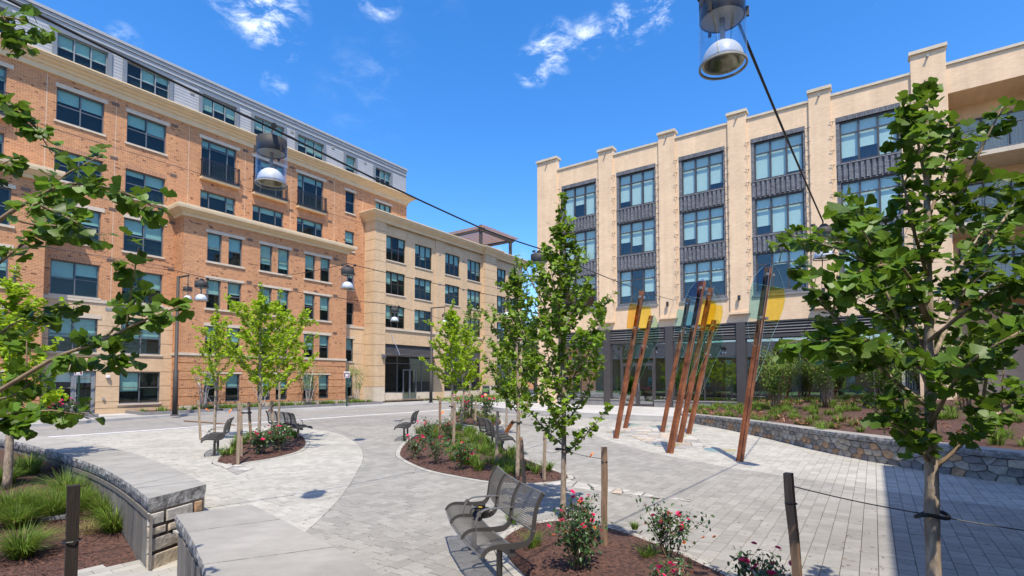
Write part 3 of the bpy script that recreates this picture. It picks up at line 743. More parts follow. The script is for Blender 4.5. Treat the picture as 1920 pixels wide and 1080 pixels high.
# lower bed on the left, path at its foot
bed = [(-4.6, 6.2), (-5.55, 7.3), (-6.6, 8.25), (-7.84, 9.25), (-10.62, 11.3), (-13.1, 12.85), (-16.1, 14.4), (-20, 15), (-24, 9), (-14, 2), (-6, 1), (-3.6, 2.8), (-3.5, 4.2), (-3.9, 5.4)]
def bed_z(x, y):
    d = math.hypot(x + 4.2, y - 5.8); return -.46 + min(.62, max(0, (d - 1.2) * .105))
gx, gy = 60, 44; vs = []; fs = []
for i in range(gx + 1):
    for j in range(gy + 1):
        x = -22 + 20 * i / gx; y = 1 + 14 * j / gy
        vs.append((x, y, bed_z(x, y) + .02 * math.sin(x * 7.3 + 1) * math.cos(y * 6.1)))
for i in range(gx):
    for j in range(gy):
        c = Vector((-22 + 20 * (i + .5) / gx, 1 + 14 * (j + .5) / gy))
        inb = inside(c, bed) or inside(c + Vector((-.25, -.25)), bed)
        if inb: o = i * (gy + 1) + j; fs.append((o, o + gy + 1, o + gy + 2, o + 1))
mb = MB(); mb.add(vs, fs); lower_bed = struct(mb.build('lower_planting_bed', MT['mulch'], smooth=True))
lb = [Vector(p) for p in [(-4.7, 6.0), (-6.6, 8.0), (-8.5, 9.3), (-8.5, 6), (-5.5, 3.6), (-3.9, 4.5)]]
pp = scatter_in(lb, 6000); pos = np.array([(x, y, bed_z(x, y) + random.uniform(.0, .03)) for x, y in pp])
stuff(leaf_cloud('mulch_chips', chip_v, chip_f, pos, rand_rot(6000, .35), rng.uniform(.5, 1.4, 6000) * .036, MT['mulch_chip'], lower_bed))
lp = MB(); lp.prism([(-5.6, 6.2), (-4.45, 6.95), (-3.2, 5.9), (-2.3, 3.7), (-3.6, 2.6), (-4.3, 4.9)], -.56, -.452); low_path = struct(lp.build('lower_path', MT['joint_sand']))
pd = Vector((.62, .78)).normalized(); pn = Vector((pd.y, -pd.x)); pb = [(-5.35, 6.3), (-4.5, 6.85), (-3.3, 5.8), (-2.4, 3.7), (-3.5, 2.8), (-4.2, 5.0)]
for i in range(-14, 14):
    for j in range(-14, 14):
        c = Vector((-4.2, 5.6)) + pd * (i * .305 + (j % 2) * .15) + pn * (j * .158)
        if not inside(c, pb): continue
        mb = MB(); hh, hb = .149, .076
        paver_top(mb, [pd * -hh + pn * -hb, pd * hh + pn * -hb, pd * hh + pn * hb, pd * -hh + pn * hb], 0)
        mb.build('paver', MT['paver_light'], low_path, (c.x, c.y, -.425 + float(rng.normal(0, .001))))

# ---------------------------------------------------------------- rubble retaining wall and raised bed on the right
rub = thing('retaining_wall', 'curved rubble stone retaining wall holding the raised bed on the right', 'wall')
dist = [0]
for p, q in zip(wall_curve[:-1], wall_curve[1:]): dist.append(dist[-1] + (q - p).length)
LW_ = dist[-1]
def wc(s):
    s = min(max(s, 0), LW_ - 1e-4); j = int(np.searchsorted(dist, s, side='right')) - 1; j = min(j, len(wall_curve) - 2)
    a, b = wall_curve[j], wall_curve[j + 1]; t = (b - a).normalized(); p = a.lerp(b, (s - dist[j]) / max(1e-6, dist[j + 1] - dist[j]))
    a0 = wall_curve[max(j - 1, 0)]; b0 = wall_curve[min(j + 2, len(wall_curve) - 1)]; tt = (b0 - a0).normalized()
    return p, Vector((tt.y, -tt.x))        # outward (towards the plaza) is -this for a curve running to the camera
def wh(s): return .36 + .22 * min(1, s / 12)
sgn = 1 if wc(5)[1].x < 0 else -1
n = 70; A = []; Bk = []
mb = MB(); vs = []; fs = []
for k in range(n + 1):
    s = LW_ * k / n; p, q = wc(s); q = q * sgn; h = wh(s) - .13
    for o, z in ((0, -.05), (0, h), (-.4, h), (-.4, -.05)): w_ = p + q * o; vs.append((w_.x, w_.y, z))
for k in range(n):
    for t in range(4): fs.append((k * 4 + t, k * 4 + (t + 1) % 4, (k + 1) * 4 + (t + 1) % 4, (k + 1) * 4 + t))
fs += [(0, 1, 2, 3), tuple(n * 4 + t for t in range(4))]
mb.add(vs, fs); mb.build('core', MT['mortar'], rub)
s = 0
while s < LW_ - .3:                                         # cap stones
    e = min(LW_, s + random.uniform(1.0, 1.5)); m = 7; vs = []; fs = []
    for k in range(m):
        t = s + .006 + (e - s - .012) * k / (m - 1); p, q = wc(t); q = q * sgn; h = wh(t)
        r_ = lambda a: random.uniform(-a, a)
        for o, z in ((.05, h), (.06 + r_(.01), h - .06), (.045 + r_(.01), h - .13), (-.45, h - .13), (-.45, h)): w_ = p + q * o; vs.append((w_.x, w_.y, z))
    for k in range(m - 1):
        for t in range(5): fs.append((k * 5 + t, k * 5 + (t + 1) % 5, (k + 1) * 5 + (t + 1) % 5, (k + 1) * 5 + t))
    fs += [tuple(range(5)), tuple((m - 1) * 5 + t for t in range(5))[::-1]]
    mb = MB(); mb.add(vs, fs); me = mb.mesh('cap_stone', [MT['bluestone'], MT['rough_stone']])
    bm = bmesh.new(); bm.from_mesh(me); bmesh.ops.recalc_face_normals(bm, faces=bm.faces); bm.to_mesh(me); bm.free()
    for p_ in me.polygons: p_.material_index = 0 if p_.normal.z > .9 else 1
    link('cap_stone', me, rub); s = e
sds = []; gx_ = int(LW_ / .27)
for i in range(gx_):
    for j in range(4): sds.append(Vector(((i + .5 + (j % 2) * .47 + random.uniform(-.30, .30)) * .25, (-.02 + .155 * (j + .5) + random.uniform(-.035, .035)) * 1.9)))
bnd = [Vector((0, -.03)), Vector((LW_ - .1, -.03)), Vector((LW_ - .1, 1.1)), Vector((0, 1.1))]
for cpoly in voronoi(sds, bnd, .006):
    top = wh(sum(p.x for p in cpoly) / len(cpoly)) - .137
    cpoly = clip([Vector((p.x, p.y / 1.9)) for p in cpoly], Vector((0, top)), Vector((0, -1)))
    if len(cpoly) < 3 or area(cpoly) < .005: continue
    cs = sum(p.x for p in cpoly) / len(cpoly); cz = sum(p.y for p in cpoly) / len(cpoly); c0, q0 = wc(cs); pr = random.uniform(.02, .05); n = len(cpoly); vs = []; e = lambda a: random.uniform(-a, a)
    for lev, ins in ((0, 0), (pr * .8, .02), (pr, .12)):
        for p_ in cpoly:
            s2 = p_.x + (cs - p_.x) * ins; z2 = p_.y + (cz - p_.y) * ins; p, q = wc(s2); w_ = p + q * sgn * (lev + (e(.007) if lev else 0)); vs.append((w_.x - c0.x, w_.y - c0.y, z2 - cz))
    p, q = wc(cs); w_ = p + q * sgn * (pr + e(.012)); vs.append((w_.x - c0.x, w_.y - c0.y, 0)); fs = []
    for l in range(2):
        for i in range(n): fs.append((l * n + i, l * n + (i + 1) % n, (l + 1) * n + (i + 1) % n, (l + 1) * n + i))
    for i in range(n): fs.append((2 * n + i, 2 * n + (i + 1) % n, 3 * n))
    mb = MB(); mb.add(vs, fs); me = mb.mesh('stone', MT['wall_stone_%d' % random.choice((0, 0, 1, 1, 2, 3, 4, 5))])
    bm = bmesh.new(); bm.from_mesh(me); bmesh.ops.recalc_face_normals(bm, faces=bm.faces); bm.to_mesh(me); bm.free(); link('stone', me, rub, (c0.x, c0.y, cz))
# raised bed soil behind it
vs = []; fs = []; n = 46; m = 16
for k in range(n + 1):
    s = LW_ * k / n; p, q = wc(s); p = p - q * sgn * .42; f = k / n
    e = Vector(RW(2.6 + 17 * f, -.75 if f < .9 else -6))
    for j in range(m + 1):
        t = j / m; w_ = p.lerp(e, t); z = wh(s) - .1 + (.62 * f + .14) * math.sin(min(1, t * 1.25) * math.pi / 2) * (1 if f > .1 else f * 10) + .025 * math.sin(w_.x * 3.1) * math.cos(w_.y * 2.7)
        vs.append((w_.x, w_.y, z))
for k in range(n):
    for j in range(m): o = k * (m + 1) + j; fs.append((o, o + 1, o + m + 2, o + m + 1))
mb = MB(); mb.add(vs, [f[::-1] for f in fs]); raised = struct(mb.build('raised_planting_bed', MT['mulch'], smooth=True))
RAISED_V, RAISED_N, RAISED_M = list(vs), n, m
def raised_pt(f, t):
    i0 = min(int(f * RAISED_N), RAISED_N); j0 = min(int(t * RAISED_M), RAISED_M); return Vector(RAISED_V[i0 * (RAISED_M + 1) + j0])

# ================================================================ BUILDINGS
def wall_panel(mb, x0, x1, z0, z1, y, holes, reveal=.14, mi=0, rmi=None):
    rmi = mi if rmi is None else rmi
    hs = [(max(a, x0), min(b, x1), max(c, z0), min(d, z1)) for a, b, c, d in holes if a < x1 and b > x0 and c < z1 and d > z0]
    xs = sorted(set([x0, x1] + [h[0] for h in hs] + [h[1] for h in hs])); zs = sorted(set([z0, z1] + [h[2] for h in hs] + [h[3] for h in hs]))
    for i in range(len(xs) - 1):
        for j in range(len(zs) - 1):
            cx, cz = (xs[i] + xs[i + 1]) / 2, (zs[j] + zs[j + 1]) / 2
            if any(h[0] < cx < h[1] and h[2] < cz < h[3] for h in hs): continue
            mb.add([(xs[i], y, zs[j]), (xs[i + 1], y, zs[j]), (xs[i + 1], y, zs[j + 1]), (xs[i], y, zs[j + 1])], [(0, 1, 2, 3)], mi)
    for a, b, c, d in hs:
        Y = y + reveal
        if a > x0: mb.add([(a, y, c), (a, y, d), (a, Y, d), (a, Y, c)], [(0, 1, 2, 3)], rmi)
        if b < x1: mb.add([(b, y, d), (b, y, c), (b, Y, c), (b, Y, d)], [(0, 1, 2, 3)], rmi)
        if c > z0: mb.add([(b, y, c), (a, y, c), (a, Y, c), (b, Y, c)], [(0, 1, 2, 3)], rmi)
        if d < z1: mb.add([(a, y, d), (b, y, d), (b, Y, d), (a, Y, d)], [(0, 1, 2, 3)], rmi)
_wc = {}
def window(parent, x0, x1, z0, z1, y, cols=(.5,), rails=(.5,), fw=.055, mw=.05, frame='frame_grey', glass='tinted_glass', blind=.5, inset=.10, name='window', vary=.12, dep=.06, railcols=None, bmat='blind'):
    """frame, one object for each pane, a roller blind behind; everything is set back into its opening"""
    w, h = round(x1 - x0, 3), round(z1 - z0, 3); key = (w, h, tuple(cols), tuple(rails), fw, mw, frame, glass, dep, railcols)
    xs = [0] + [c * w for c in cols] + [w]; zs = [0] + [r * h for r in rails] + [h]
    if key not in _wc:
        mb = MB(); mb.box(0, fw, 0, dep, 0, h); mb.box(w - fw, w, 0, dep, 0, h); mb.box(fw, w - fw, 0, dep, 0, fw); mb.box(fw, w - fw, 0, dep, h - fw, h)
        for c in xs[1:-1]: mb.box(c - mw / 2, c + mw / 2, -.006, dep - .005, fw, h - fw)
        for r in zs[1:-1]:
            for i in range(len(xs) - 1):
                if railcols is not None and i not in railcols: continue
                a = fw if i == 0 else xs[i] + mw / 2; b = w - fw if i == len(xs) - 2 else xs[i + 1] - mw / 2
                mb.box(a, b, .004, dep - .008, r - mw * .42, r + mw * .42)
        panes = []
        for i in range(len(xs) - 1):
            a = fw if i == 0 else xs[i] + mw / 2; b = w - fw if i == len(xs) - 2 else xs[i + 1] - mw / 2
            zz = zs if railcols is None or i in railcols else [0, h]
            for j in range(len(zz) - 1):
                c = fw if j == 0 else zz[j] + mw * .42; d = h - fw if j == len(zz) - 2 else zz[j + 1] - mw * .42
                pb = MB(); pb.box(a - .004, b + .004, 0, .006, c - .004, d + .004); panes.append((pb.mesh('pane', MT[glass]), .022 + (.014 if j else 0)))
        _wc[key] = (mb.mesh(name, MT[frame]), panes)
    me, panes = _wc[key]
    o = link(name, me, parent, (x0, y + inset, z0))
    for pm, py in panes: link('pane', pm, o, (0, py + random.uniform(-.002, .002), 0))
    if blind is not None:
        for i in range(len(xs) - 1):
            if random.random() < .08: continue
            a, b = xs[i] + .045, xs[i + 1] - .045
            f = min(.97, max(.12, blind + random.uniform(-vary, vary) + (random.uniform(-.2, .2) if random.random() < .25 else 0)))
            k = ('b', round(b - a, 3), round(f * h, 2), bmat)
            if k not in _wc: pb = MB(); pb.box(0, b - a, 0, .004, -f * h, 0); pb.box(0, b - a, -.006, .01, -f * h - .02, -f * h); _wc[k] = pb.mesh('blind', MT[bmat])
            link('blind', _wc[k], o, (a, dep + .05, h - .03))
    return o
def courses(parent, x0, x1, zs, y, holes, m, gap=.024, name='brick_course', reveal=.14, ret=None):
    """rusticated courses: every course a piece, its joint recessed"""
    for a, b in zip(zs[:-1], zs[1:]):
        mb = MB(); wall_panel(mb, x0, x1, a + gap / 2, b - gap / 2, y, holes, reveal)
        mb.add([(x0, y, b - gap / 2), (x1, y, b - gap / 2), (x1, y + .05, b - gap / 2), (x0, y + .05, b - gap / 2)], [(0, 1, 2, 3)])
        mb.add([(x1, y, a + gap / 2), (x0, y, a + gap / 2), (x0, y + .05, a + gap / 2), (x1, y + .05, a + gap / 2)], [(0, 1, 2, 3)])
        if ret: mb.add([(x0, y + ret, a + gap / 2), (x0, y, a + gap / 2), (x0, y, b - gap / 2), (x0, y + ret, b - gap / 2)], [(0, 1, 2, 3)])
        mb.build(name, MT[m], parent, uv=True)
    mb = MB(); wall_panel(mb, x0, x1, zs[0], zs[-1], y + .03, holes, .1); mb.build('joint_backing', MT['mortar'], parent)
def cornice(parent, x0, x1, y, z0, prof, m='cornice_paint', lret=None, rret=None, name='cornice'):
    """stepped moulding: prof = [(projection, z)] from bottom to top, returned round the ends"""
    mb = MB()
    for (p0, a), (p1, b) in zip(prof[:-1], prof[1:]):
        mb.add([(x0 - (p0 if lret else 0), y - p0, a), (x1 + (p0 if rret else 0), y - p0, a), (x1 + (p1 if rret else 0), y - p1, b), (x0 - (p1 if lret else 0), y - p1, b)], [(0, 1, 2, 3)])
        if lret: mb.add([(x0 - p0, y + lret, a), (x0 - p0, y - p0, a), (x0 - p1, y - p1, b), (x0 - p1, y + lret, b)], [(0, 1, 2, 3)])
        if rret: mb.add([(x1 + p0, y - p0, a), (x1 + p0, y + rret, a), (x1 + p1, y + rret, b), (x1 + p1, y - p1, b)], [(0, 1, 2, 3)])
    p, z = prof[-1]; l = p if lret else 0; r = p if rret else 0
    mb.add([(x0 - l, y - p, z), (x1 + r, y - p, z), (x1 + r, y + max(lret or 0, .3), z), (x0 - l, y + max(lret or 0, .3), z)], [(0, 1, 2, 3)])
    return mb.build(name, MT[m], parent)
def railing(parent, x0, x1, y, z0, z1, m='black_metal', step=.105, ends=0, name='railing', w=.022):
    mb = MB(); mb.box(x0, x1, y - .02, y + .02, z1 - .04, z1); mb.box(x0, x1, y - .015, y + .015, z0 + .04, z0 + .07); mb.box(x0, x1, y - .012, y + .012, z1 - .16, z1 - .14)
    n = int((x1 - x0) / step)
    for i in range(n + 1):
        x = x0 + (x1 - x0) * i / n; mb.box(x - w / 2, x + w / 2, y - w / 2 + .001, y + w / 2 - .001, z0 + .07, z1 - .04)
    for x in (x0, x1): mb.box(x - .018, x + .018, y - .018, y + .018, z0, z1 + .02)
    if ends:
        for x in (x0, x1):
            mb.box(x - .013, x + .013, y, y + ends, z1 - .038, z1 - .003); mb.box(x - .01, x + .01, y, y + ends, z0 + .042, z0 + .068)
            for k in range(1, int(ends / step) + 1): mb.box(x - w / 2, x + w / 2, y + k * step - w / 2, y + k * step + w / 2, z0 + .07, z1 - .04)
    return mb.build(name, MT[m], parent)
def vent(parent, x, z, y, m='grille', w=.34, h=.17):
    mb = MB(); mb.box(x, x + w, y - .012, y, z, z + h); mb.box(x + .02, x + w - .02, y - .018, y - .012, z + .03, z + .055); mb.box(x + .02, x + w - .02, y - .018, y - .012, z + .09, z + .115); mb.build('vent', MT[m], parent)

# ---------------------------------------------------------------- the long red brick apartment building
lb_ = thing('brick_apartment_building', 'long red brick apartment building with grey attic siding along the left street', 'building', (OLG.x, OLG.y, 0), math.pi / 2 - AXIS)
FL = {1: (.64, 2.32), 2: (3.3, 5.03), 3: (6.1, 7.8), 4: (8.8, 10.6), 5: (11.77, 13.28), 6: (14.7, 16.36)}
colsA = [(-2.42, -.50), (.50, 2.38)]; colsC = [(4.25, 6.30), (7.40, 9.52), (10.52, 12.58)]; nar = (14.5, 15.36); XL, XR = -16.0, 20.75
main_h = []
for x0, x1 in colsA:
    for f in FL:
        if f == 1 and x0 < -1: main_h.append((x0 - .05, x1, .1, 2.36))
        else: main_h.append((x0, x1, *FL[f]))
main_h += [(x0, x1, 11.85, 13.28) for x0, x1 in colsC] + [(x0, x1, 14.14, 16.40) for x0, x1 in colsC]
main_h += [(nar[0], nar[1], *FL[f]) for f in FL] + [(17.39, 19.05, 15.05, 16.36), (-6.25, -4.2, 11.85, 13.28), (-6.25, -4.2, 14.14, 16.40)]
mb = MB(); wall_panel(mb, XL, XR, 5.98, 16.9, 0, main_h); wall_panel(mb, 13.6, 16.6, 3.0, 5.98, 0, [], .1) if False else None
mb.add([(XR, 0, 5.98), (XR, 12, 5.98), (XR, 12, 16.9), (XR, 0, 16.9)], [(0, 1, 2, 3)])
mb.build('wall', MT['red_brick'], lb_, uv=True)
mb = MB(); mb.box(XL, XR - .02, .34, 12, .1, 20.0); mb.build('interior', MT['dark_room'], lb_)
courses(lb_, -2.9, 3.1, [.1, .42, .75, 1.55, 2.34, 3.1, 3.9, 4.7, 5.88], 0, main_h, 'tan_brick')
courses(lb_, 13.7, 16.6, [.1, .75, 1.55, 2.34, 3.1, 3.9, 4.7, 5.88], 0, main_h, 'tan_brick')
for q0, q1 in ((-2.9, 3.1), (13.7, 16.6)): mb = MB(); mb.box(q0, q1, -.05, .03, 5.86, 6.02); mb.build('stone_band', MT['limestone'], lb_)
W2 = dict(cols=(.5,), rails=(.5,))
for x0, x1 in colsA:
    for f in FL:
        if f == 1 and x0 < -1: continue
        z0, z1 = FL[f]
        window(lb_, x0, x1, z0, z1, 0, blind={1: .48, 2: .5, 3: .5, 4: .4, 5: .2, 6: .36}[f] if True else .5, frame='frame_grey', vary=.05, **W2)
        mb = MB(); mb.box(x0 - .08, x1 + .08, -.06, .10, z0 - .10, z0); mb.build('sill', MT['limestone'], lb_)
        if f in (2, 4, 6): mb = MB(); mb.box(x0 - .06, x1 + .14, -.03, .06, z1, z1 + .2); mb.build('lintel', MT['limestone'], lb_)
        if f in (3, 5): mb = MB(); mb.box(x0 - .04, x1 + .04, -.02, .05, z1, z1 + .22); mb.build('soldier_course', MT['soldier_brick'], lb_, uv=True)
for x in (-.2, 2.62): 
    for z in (5.5, 8.1, 10.8, 13.55, 16.45):
        vent(lb_, x, z, -.001 if z > 6 else -.004, 'grille' if z > 6 else 'vent_grey')
# garden door with its side light
dr = window(lb_, -2.44, -1.42, .12, 2.34, 0, cols=(), rails=(.22, .62), frame='frame_light', glass='clear_glass', blind=.3, name='side_light')
dd = window(lb_, -1.36, -.56, .12, 2.34, 0, cols=(), rails=(.86,), fw=.1, frame='frame_light', glass='clear_glass', blind=.22, name='door', vary=.02)
mb = MB(); mb.bar((.07, -.05, 1.0), (.2, -.05, 1.0), .02); mb.box(.05, .09, -.05, .02, .9, 1.1); mb.build('door_handle', MT['steel_clamp'], dd)
mb = MB(); mb.box(-1.42, -1.36, .085, .16, .12, 2.34); mb.box(-.56, -.49, .085, .16, .12, 2.34); mb.build('door_post', MT['frame_light'], lb_)
for cx in colsC + [(-6.25, -4.2)]:
    x0, x1 = cx
    window(lb_, x0, x1, 11.85, 13.28, 0, cols=(.25, .75), rails=(.72,), railcols=(0, 2), blind=.2, vary=.08)
    window(lb_, x0, x1, 14.14, 16.40, 0, cols=(.25, .75), rails=(.8,), blind=.16, vary=.06, name='french_door', fw=.06, mw=.06)
    mb = MB(); mb.box(x0 - .14, x1 + .22, -.03, .06, 16.40, 16.60); mb.build('lintel', MT['limestone'], lb_)
    mb = MB(); mb.box(x0 - .04, x1 + .04, -.02, .05, 13.28, 13.5); mb.build('soldier_course', MT['soldier_brick'], lb_, uv=True)
    bal = MB(); bal.box(x0 - .06, x1 + .08, -.34, -.002, 14.02, 14.12); bal = bal.build('balcony', MT['black_metal'], lb_)
    mb = MB(); mb.box(x0 - .08, x1 + .1, -.30, -.002, 13.9, 14.018); mb.build('slab', MT['cornice_paint'], bal)
    railing(bal, x0 - .04, x1 + .06, -.32, 14.12, 15.1, ends=.31)
    rl = MB(); rl.box(x0, x1, -.1, -.06, 11.98, 12.05); rl.box(x0, x1, -.1, -.06, 12.2, 12.23); rl.build('guard_rail', MT['black_metal'], lb_)
for f in FL:
    window(lb_, nar[0], nar[1], *FL[f], 0, cols=(), rails=(.5,), blind=.48)
    mb = MB(); mb.box(nar[0] - .07, nar[1] + .07, -.06, .10, FL[f][0] - .1, FL[f][0]); mb.build('sill', MT['limestone'], lb_)
    if f in (2, 6): mb = MB(); mb.box(nar[0] - .1, nar[1] + .12, -.03, .06, FL[f][1], FL[f][1] + .18); mb.build('lintel', MT['limestone'], lb_)
window(lb_, 17.39, 19.05, 15.05, 16.36, 0, cols=(.34, .67), rails=(.5,), blind=.4)
mb = MB(); mb.box(17.3, 19.15, -.03, .06, 16.36, 16.54); mb.build('lintel', MT['limestone'], lb_)
for x in (9.9, 13.0, 6.7):
    for z in (11.1, 13.5, 16.5): vent(lb_, x, z, -.001)
mc = [(0, 16.88), (.1, 16.9), (.12, 17.16), (.2, 17.18), (.24, 17.28), (.36, 17.34), (.42, 17.42), (.54, 17.46), (.56, 17.53), (.62, 17.55), (.62, 17.62)]
cornice(lb_, XL, XR, 0, 0, mc, rret=12)
# attic: lap siding, dormer windows
mans = [(-6.4, -4.3), (-2.46, -.40), (.44, 2.5), (4.27, 6.28), (7.42, 9.5), (10.53, 12.6), (14.55, 15.42), (17.4, 19.0)]
at_h = [(a, b, 17.75, 19.16) for a, b in mans]
zb = 17.62; nb = 11; bh = (19.52 - zb) / nb
sb = MB()
for i in range(nb):
    z0, z1 = zb + i * bh, zb + (i + 1) * bh; hs = [(a - .16, b + .16, 17.6, 19.32) for a, b, c, d in at_h]
    xs = sorted(set([XL, XR] + [q for h in hs for q in h[:2]]))
    for xa, xb in zip(xs[:-1], xs[1:]):
        c = (xa + xb) / 2
        if any(h[0] < c < h[1] for h in hs) and z0 < 19.3: continue
        sb.add([(xa, .118, z0), (xb, .118, z0), (xb, .13, z1), (xa, .13, z1)], [(0, 1, 2, 3)]); sb.add([(xa, .135, z0), (xb, .135, z0), (xb, .118, z0), (xa, .118, z0)], [(0, 1, 2, 3)])
stuff(sb.build('siding_boards', MT['siding'], lb_))
mb = MB(); mb.add([(XR, .1, 17.6), (XR, 12, 17.6), (XR, 12, 20), (XR, .1, 20)], [(0, 1, 2, 3)]); mb.box(XL, XR, .06, .3, 19.5, 19.74); mb.box(XL, XR + .03, .0, .3, 19.76, 19.93); mb.box(XL, XR + .05, -.06, 12, 19.95, 20.1); mb.build('fascia', MT['siding'], lb_)
for k, (a, b) in enumerate(mans):
    w = b - a
    window(lb_, a, b, 17.76, 19.16, .06, cols=(1 / 3, 2 / 3) if w > 1.2 else (), rails=(.5,), frame='frame_light', blind=.5, inset=.08)
    mb = MB(); mb.box(a - .17, a, .03, .2, 17.63, 19.33); mb.box(b, b + .17, .03, .2, 17.63, 19.33); mb.box(a, b, .03, .2, 19.16, 19.33); mb.box(a, b, .03, .2, 17.63, 17.76); mb.build('window_surround', MT['siding_trim'], lb_)
for x, z in ((3.6, 18.85), (10.0, 19.1), (13.3, 19.2), (16.3, 19.1)): vent(lb_, x, z, .098, 'vent_grey', .22, .16)
for x in (-1.2, 1.8, 5.2, 8.3, 11.4, 14.8, 18.6):
    mb = MB(); mb.tube([(x, .2, 20.1), (x, .2, 20.42)], .012, 5); mb.build('lightning_rod', MT['steel_clamp'], lb_)
# sealant joints
for x in (-2.8, -.0, 3.55, 6.85, 10.02, 13.5, 16.1):
    for z0_, z1_ in ((11.8, 14.2), (14.24, 16.85)): mb = MB(); mb.box(x, x + .022, -.004, .01, z0_, z1_); mb.build('sealant_joint', MT['limestone'], lb_)
for x in (-2.8, -.0): mb = MB(); mb.box(x, x + .022, -.004, .01, 6.05, 11.3); mb.build('sealant_joint', MT['limestone'], lb_)
for z in (14.2, 11.32, 8.3): mb = MB(); mb.box(-2.8, 3.0 if z < 14 else XR, -.004, .01, z, z + .028); mb.build('shelf_joint', MT['mortar'], lb_)
# projecting bays
def bay(x0, x1, pairs):
    y = -1.15; hs = []
    FB = {1: (.6, 2.25), 2: (3.34, 5.02), 3: (6.05, 7.75), 4: (8.8, 10.48)}
    ws = [w for p in pairs for w in p]
    hs = [(a, b, *FB[f]) for a, b in ws for f in FB]
    mb = MB(); wall_panel(mb, x0, x1, 3.42, 11.15, y, hs)
    mb.add([(x0, 0, 3.42), (x0, y, 3.42), (x0, y, 11.15), (x0, 0, 11.15)], [(0, 1, 2, 3)]); mb.add([(x1, y, 3.42), (x1, 0, 3.42), (x1, 0, 11.15), (x1, y, 11.15)], [(0, 1, 2, 3)])
    mb.build('bay_wall', MT['red_brick'], lb_, uv=True)
    mb = MB(); mb.box(x0 + .1, x1 - .1, y + .36, .3, .1, 11.1); mb.build('interior', MT['dark_room'], lb_)
    courses(lb_, x0, x1, [.1, .48, .95, 1.42, 1.9, 2.38, 2.85, 3.28], y, hs, 'red_brick', ret=1.15)
    mb = MB(); mb.box(x0 - .05, x1 + .05, y - .05, 0, 3.28, 3.42); mb.build('stone_band', MT['limestone'], lb_)
    mb = MB(); mb.box(x0 - .03, x1 + .03, y - .04, y + .01, .1, .46); mb.build('plinth', MT['limestone'], lb_)
    for p in pairs:
        for f in FB:
            z0, z1 = FB[f]
            for a, b in p: window(lb_, a, b, z0, z1, y, cols=(), rails=(.5,), blind={1: .5, 2: .55, 3: .5, 4: .52}[f], vary=.14)
            if f in (1, 2, 3, 4):
                h = .18 if f > 1 else .1
                mb = MB(); mb.box(p[0][0] - .1, p[1][1] + .14, y - .03, y + .06, z1, z1 + h); mb.build('lintel', MT['limestone'], lb_)
            if f > 2: mb = MB(); mb.box(p[0][0] - .1, p[1][1] + .14, y - .07, y + .10, z0 - .11, z0); mb.build('sill', MT['limestone'], lb_)
        for z in (5.15, 7.85, 10.5): vent(lb_, p[1][1] + .3, z, y - .001)
    mb = MB(); mb.box(x0, x1, y + .01, 0, 11.6, 11.64); mb.build('bay_roof', MT['siding_trim'], lb_)
    cornice(lb_, x0, x1, y, 0, [(0, 11.12), (.12, 11.14), (.14, 11.26), (.28, 11.34), (.42, 11.44), (.5, 11.46), (.52, 11.58), (.52, 11.7)], lret=1.15, rret=1.15, name='bay_cornice')
bay(2.95, 13.85, [((4.2, 5.01), (5.4, 6.21)), ((7.34, 8.15), (8.52, 9.32)), ((10.47, 11.25), (11.65, 12.43))])
bay(-13.8, -2.9, [((-6.11, -5.3), (-4.91, -4.1)), ((-9.2, -8.4), (-8.0, -7.2))])
# door lamp and hose box
mb = MB(); mb.box(-.1, .06, -.12, -.003, 2.0, 2.14); mb.box(-.06, .02, -.16, -.12, 2.02, 2.12); mb.build('door_lamp', MT['sign_white'], lb_)
mb = MB(); mb.box(-.22, -.12, -.08, -.003, .85, .97); mb.build('hose_box', MT['vent_grey'], lb_)
# dish aerial standing in the planting

# ---------------------------------------------------------------- the tan brick building at the far corner
tb = thing('tan_corner_building', 'four storey tan brick building with shopfront and cornice at the far street corner', 'building', (OLG.x, OLG.y, 0), math.pi / 2 - AXIS)
tw = [(17.57, 19.65), (20.74, 22.78), (24.48, 26.48), (27.6, 29.64), (32.0, 33.9), (34.6, 36.3)]; TF = [(11.5, 13.46), (8.78, 10.6), (6.08, 7.85)]
th = [(a, b, c, d) for a, b in tw for c, d in TF]
shop = [(17.6, 23.1), (24.45, 29.7), (32.0, 36.5)]
th += [(a, b, .84 if False else .36, 4.76) for a, b in shop]
y = -1.08
mb = MB(); wall_panel(mb, 16.4, 37.0, .2, 14.4, y, th, .2); mb.add([(37.0, y, .2), (37, 12, .2), (37, 12, 14.4), (37, y, 14.4)], [(0, 1, 2, 3)]); mb.build('wall', MT['tan_brick'], tb, uv=True)
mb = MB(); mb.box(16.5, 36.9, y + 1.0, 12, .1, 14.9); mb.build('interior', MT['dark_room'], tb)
zc = [.2, 1.35] + [1.35 + .82 * i for i in range(1, 15)] + [13.6]
for (a, b, yy, ret) in ((16.35, 17.45, -1.25, 1.25), (29.85, 31.75, -1.5, .5)):
    for i, (c, d) in enumerate(zip(zc[:-1], zc[1:])):
        mb = MB(); mb.box(a, b, yy, yy + ret, c + .014, d - .014); mb.build('pilaster_block', MT['limestone' if i == 0 else 'tan_brick'], tb, uv=True)
    mb = MB(); mb.box(a + .03, b - .03, yy + .03, yy + ret, .2, 13.6); mb.build('pilaster_core', MT['mortar'], tb)
    mb = MB(); mb.box(a, b, yy, yy + ret, 13.61, 14.4); mb.build('pilaster_head', MT['tan_brick'], tb, uv=True)
mb = MB(); mb.box(23.2, 24.38, y - .08, y - .002, 4.9, 14.39); mb.build('pilaster', MT['tan_brick'], tb, uv=True)
for q0, q1 in ((17.5, 29.8), (31.8, 37)): mb = MB(); mb.box(q0, q1, y - .09, y + .03, 5.88, 6.05); mb.build('stone_band', MT['limestone'], tb)
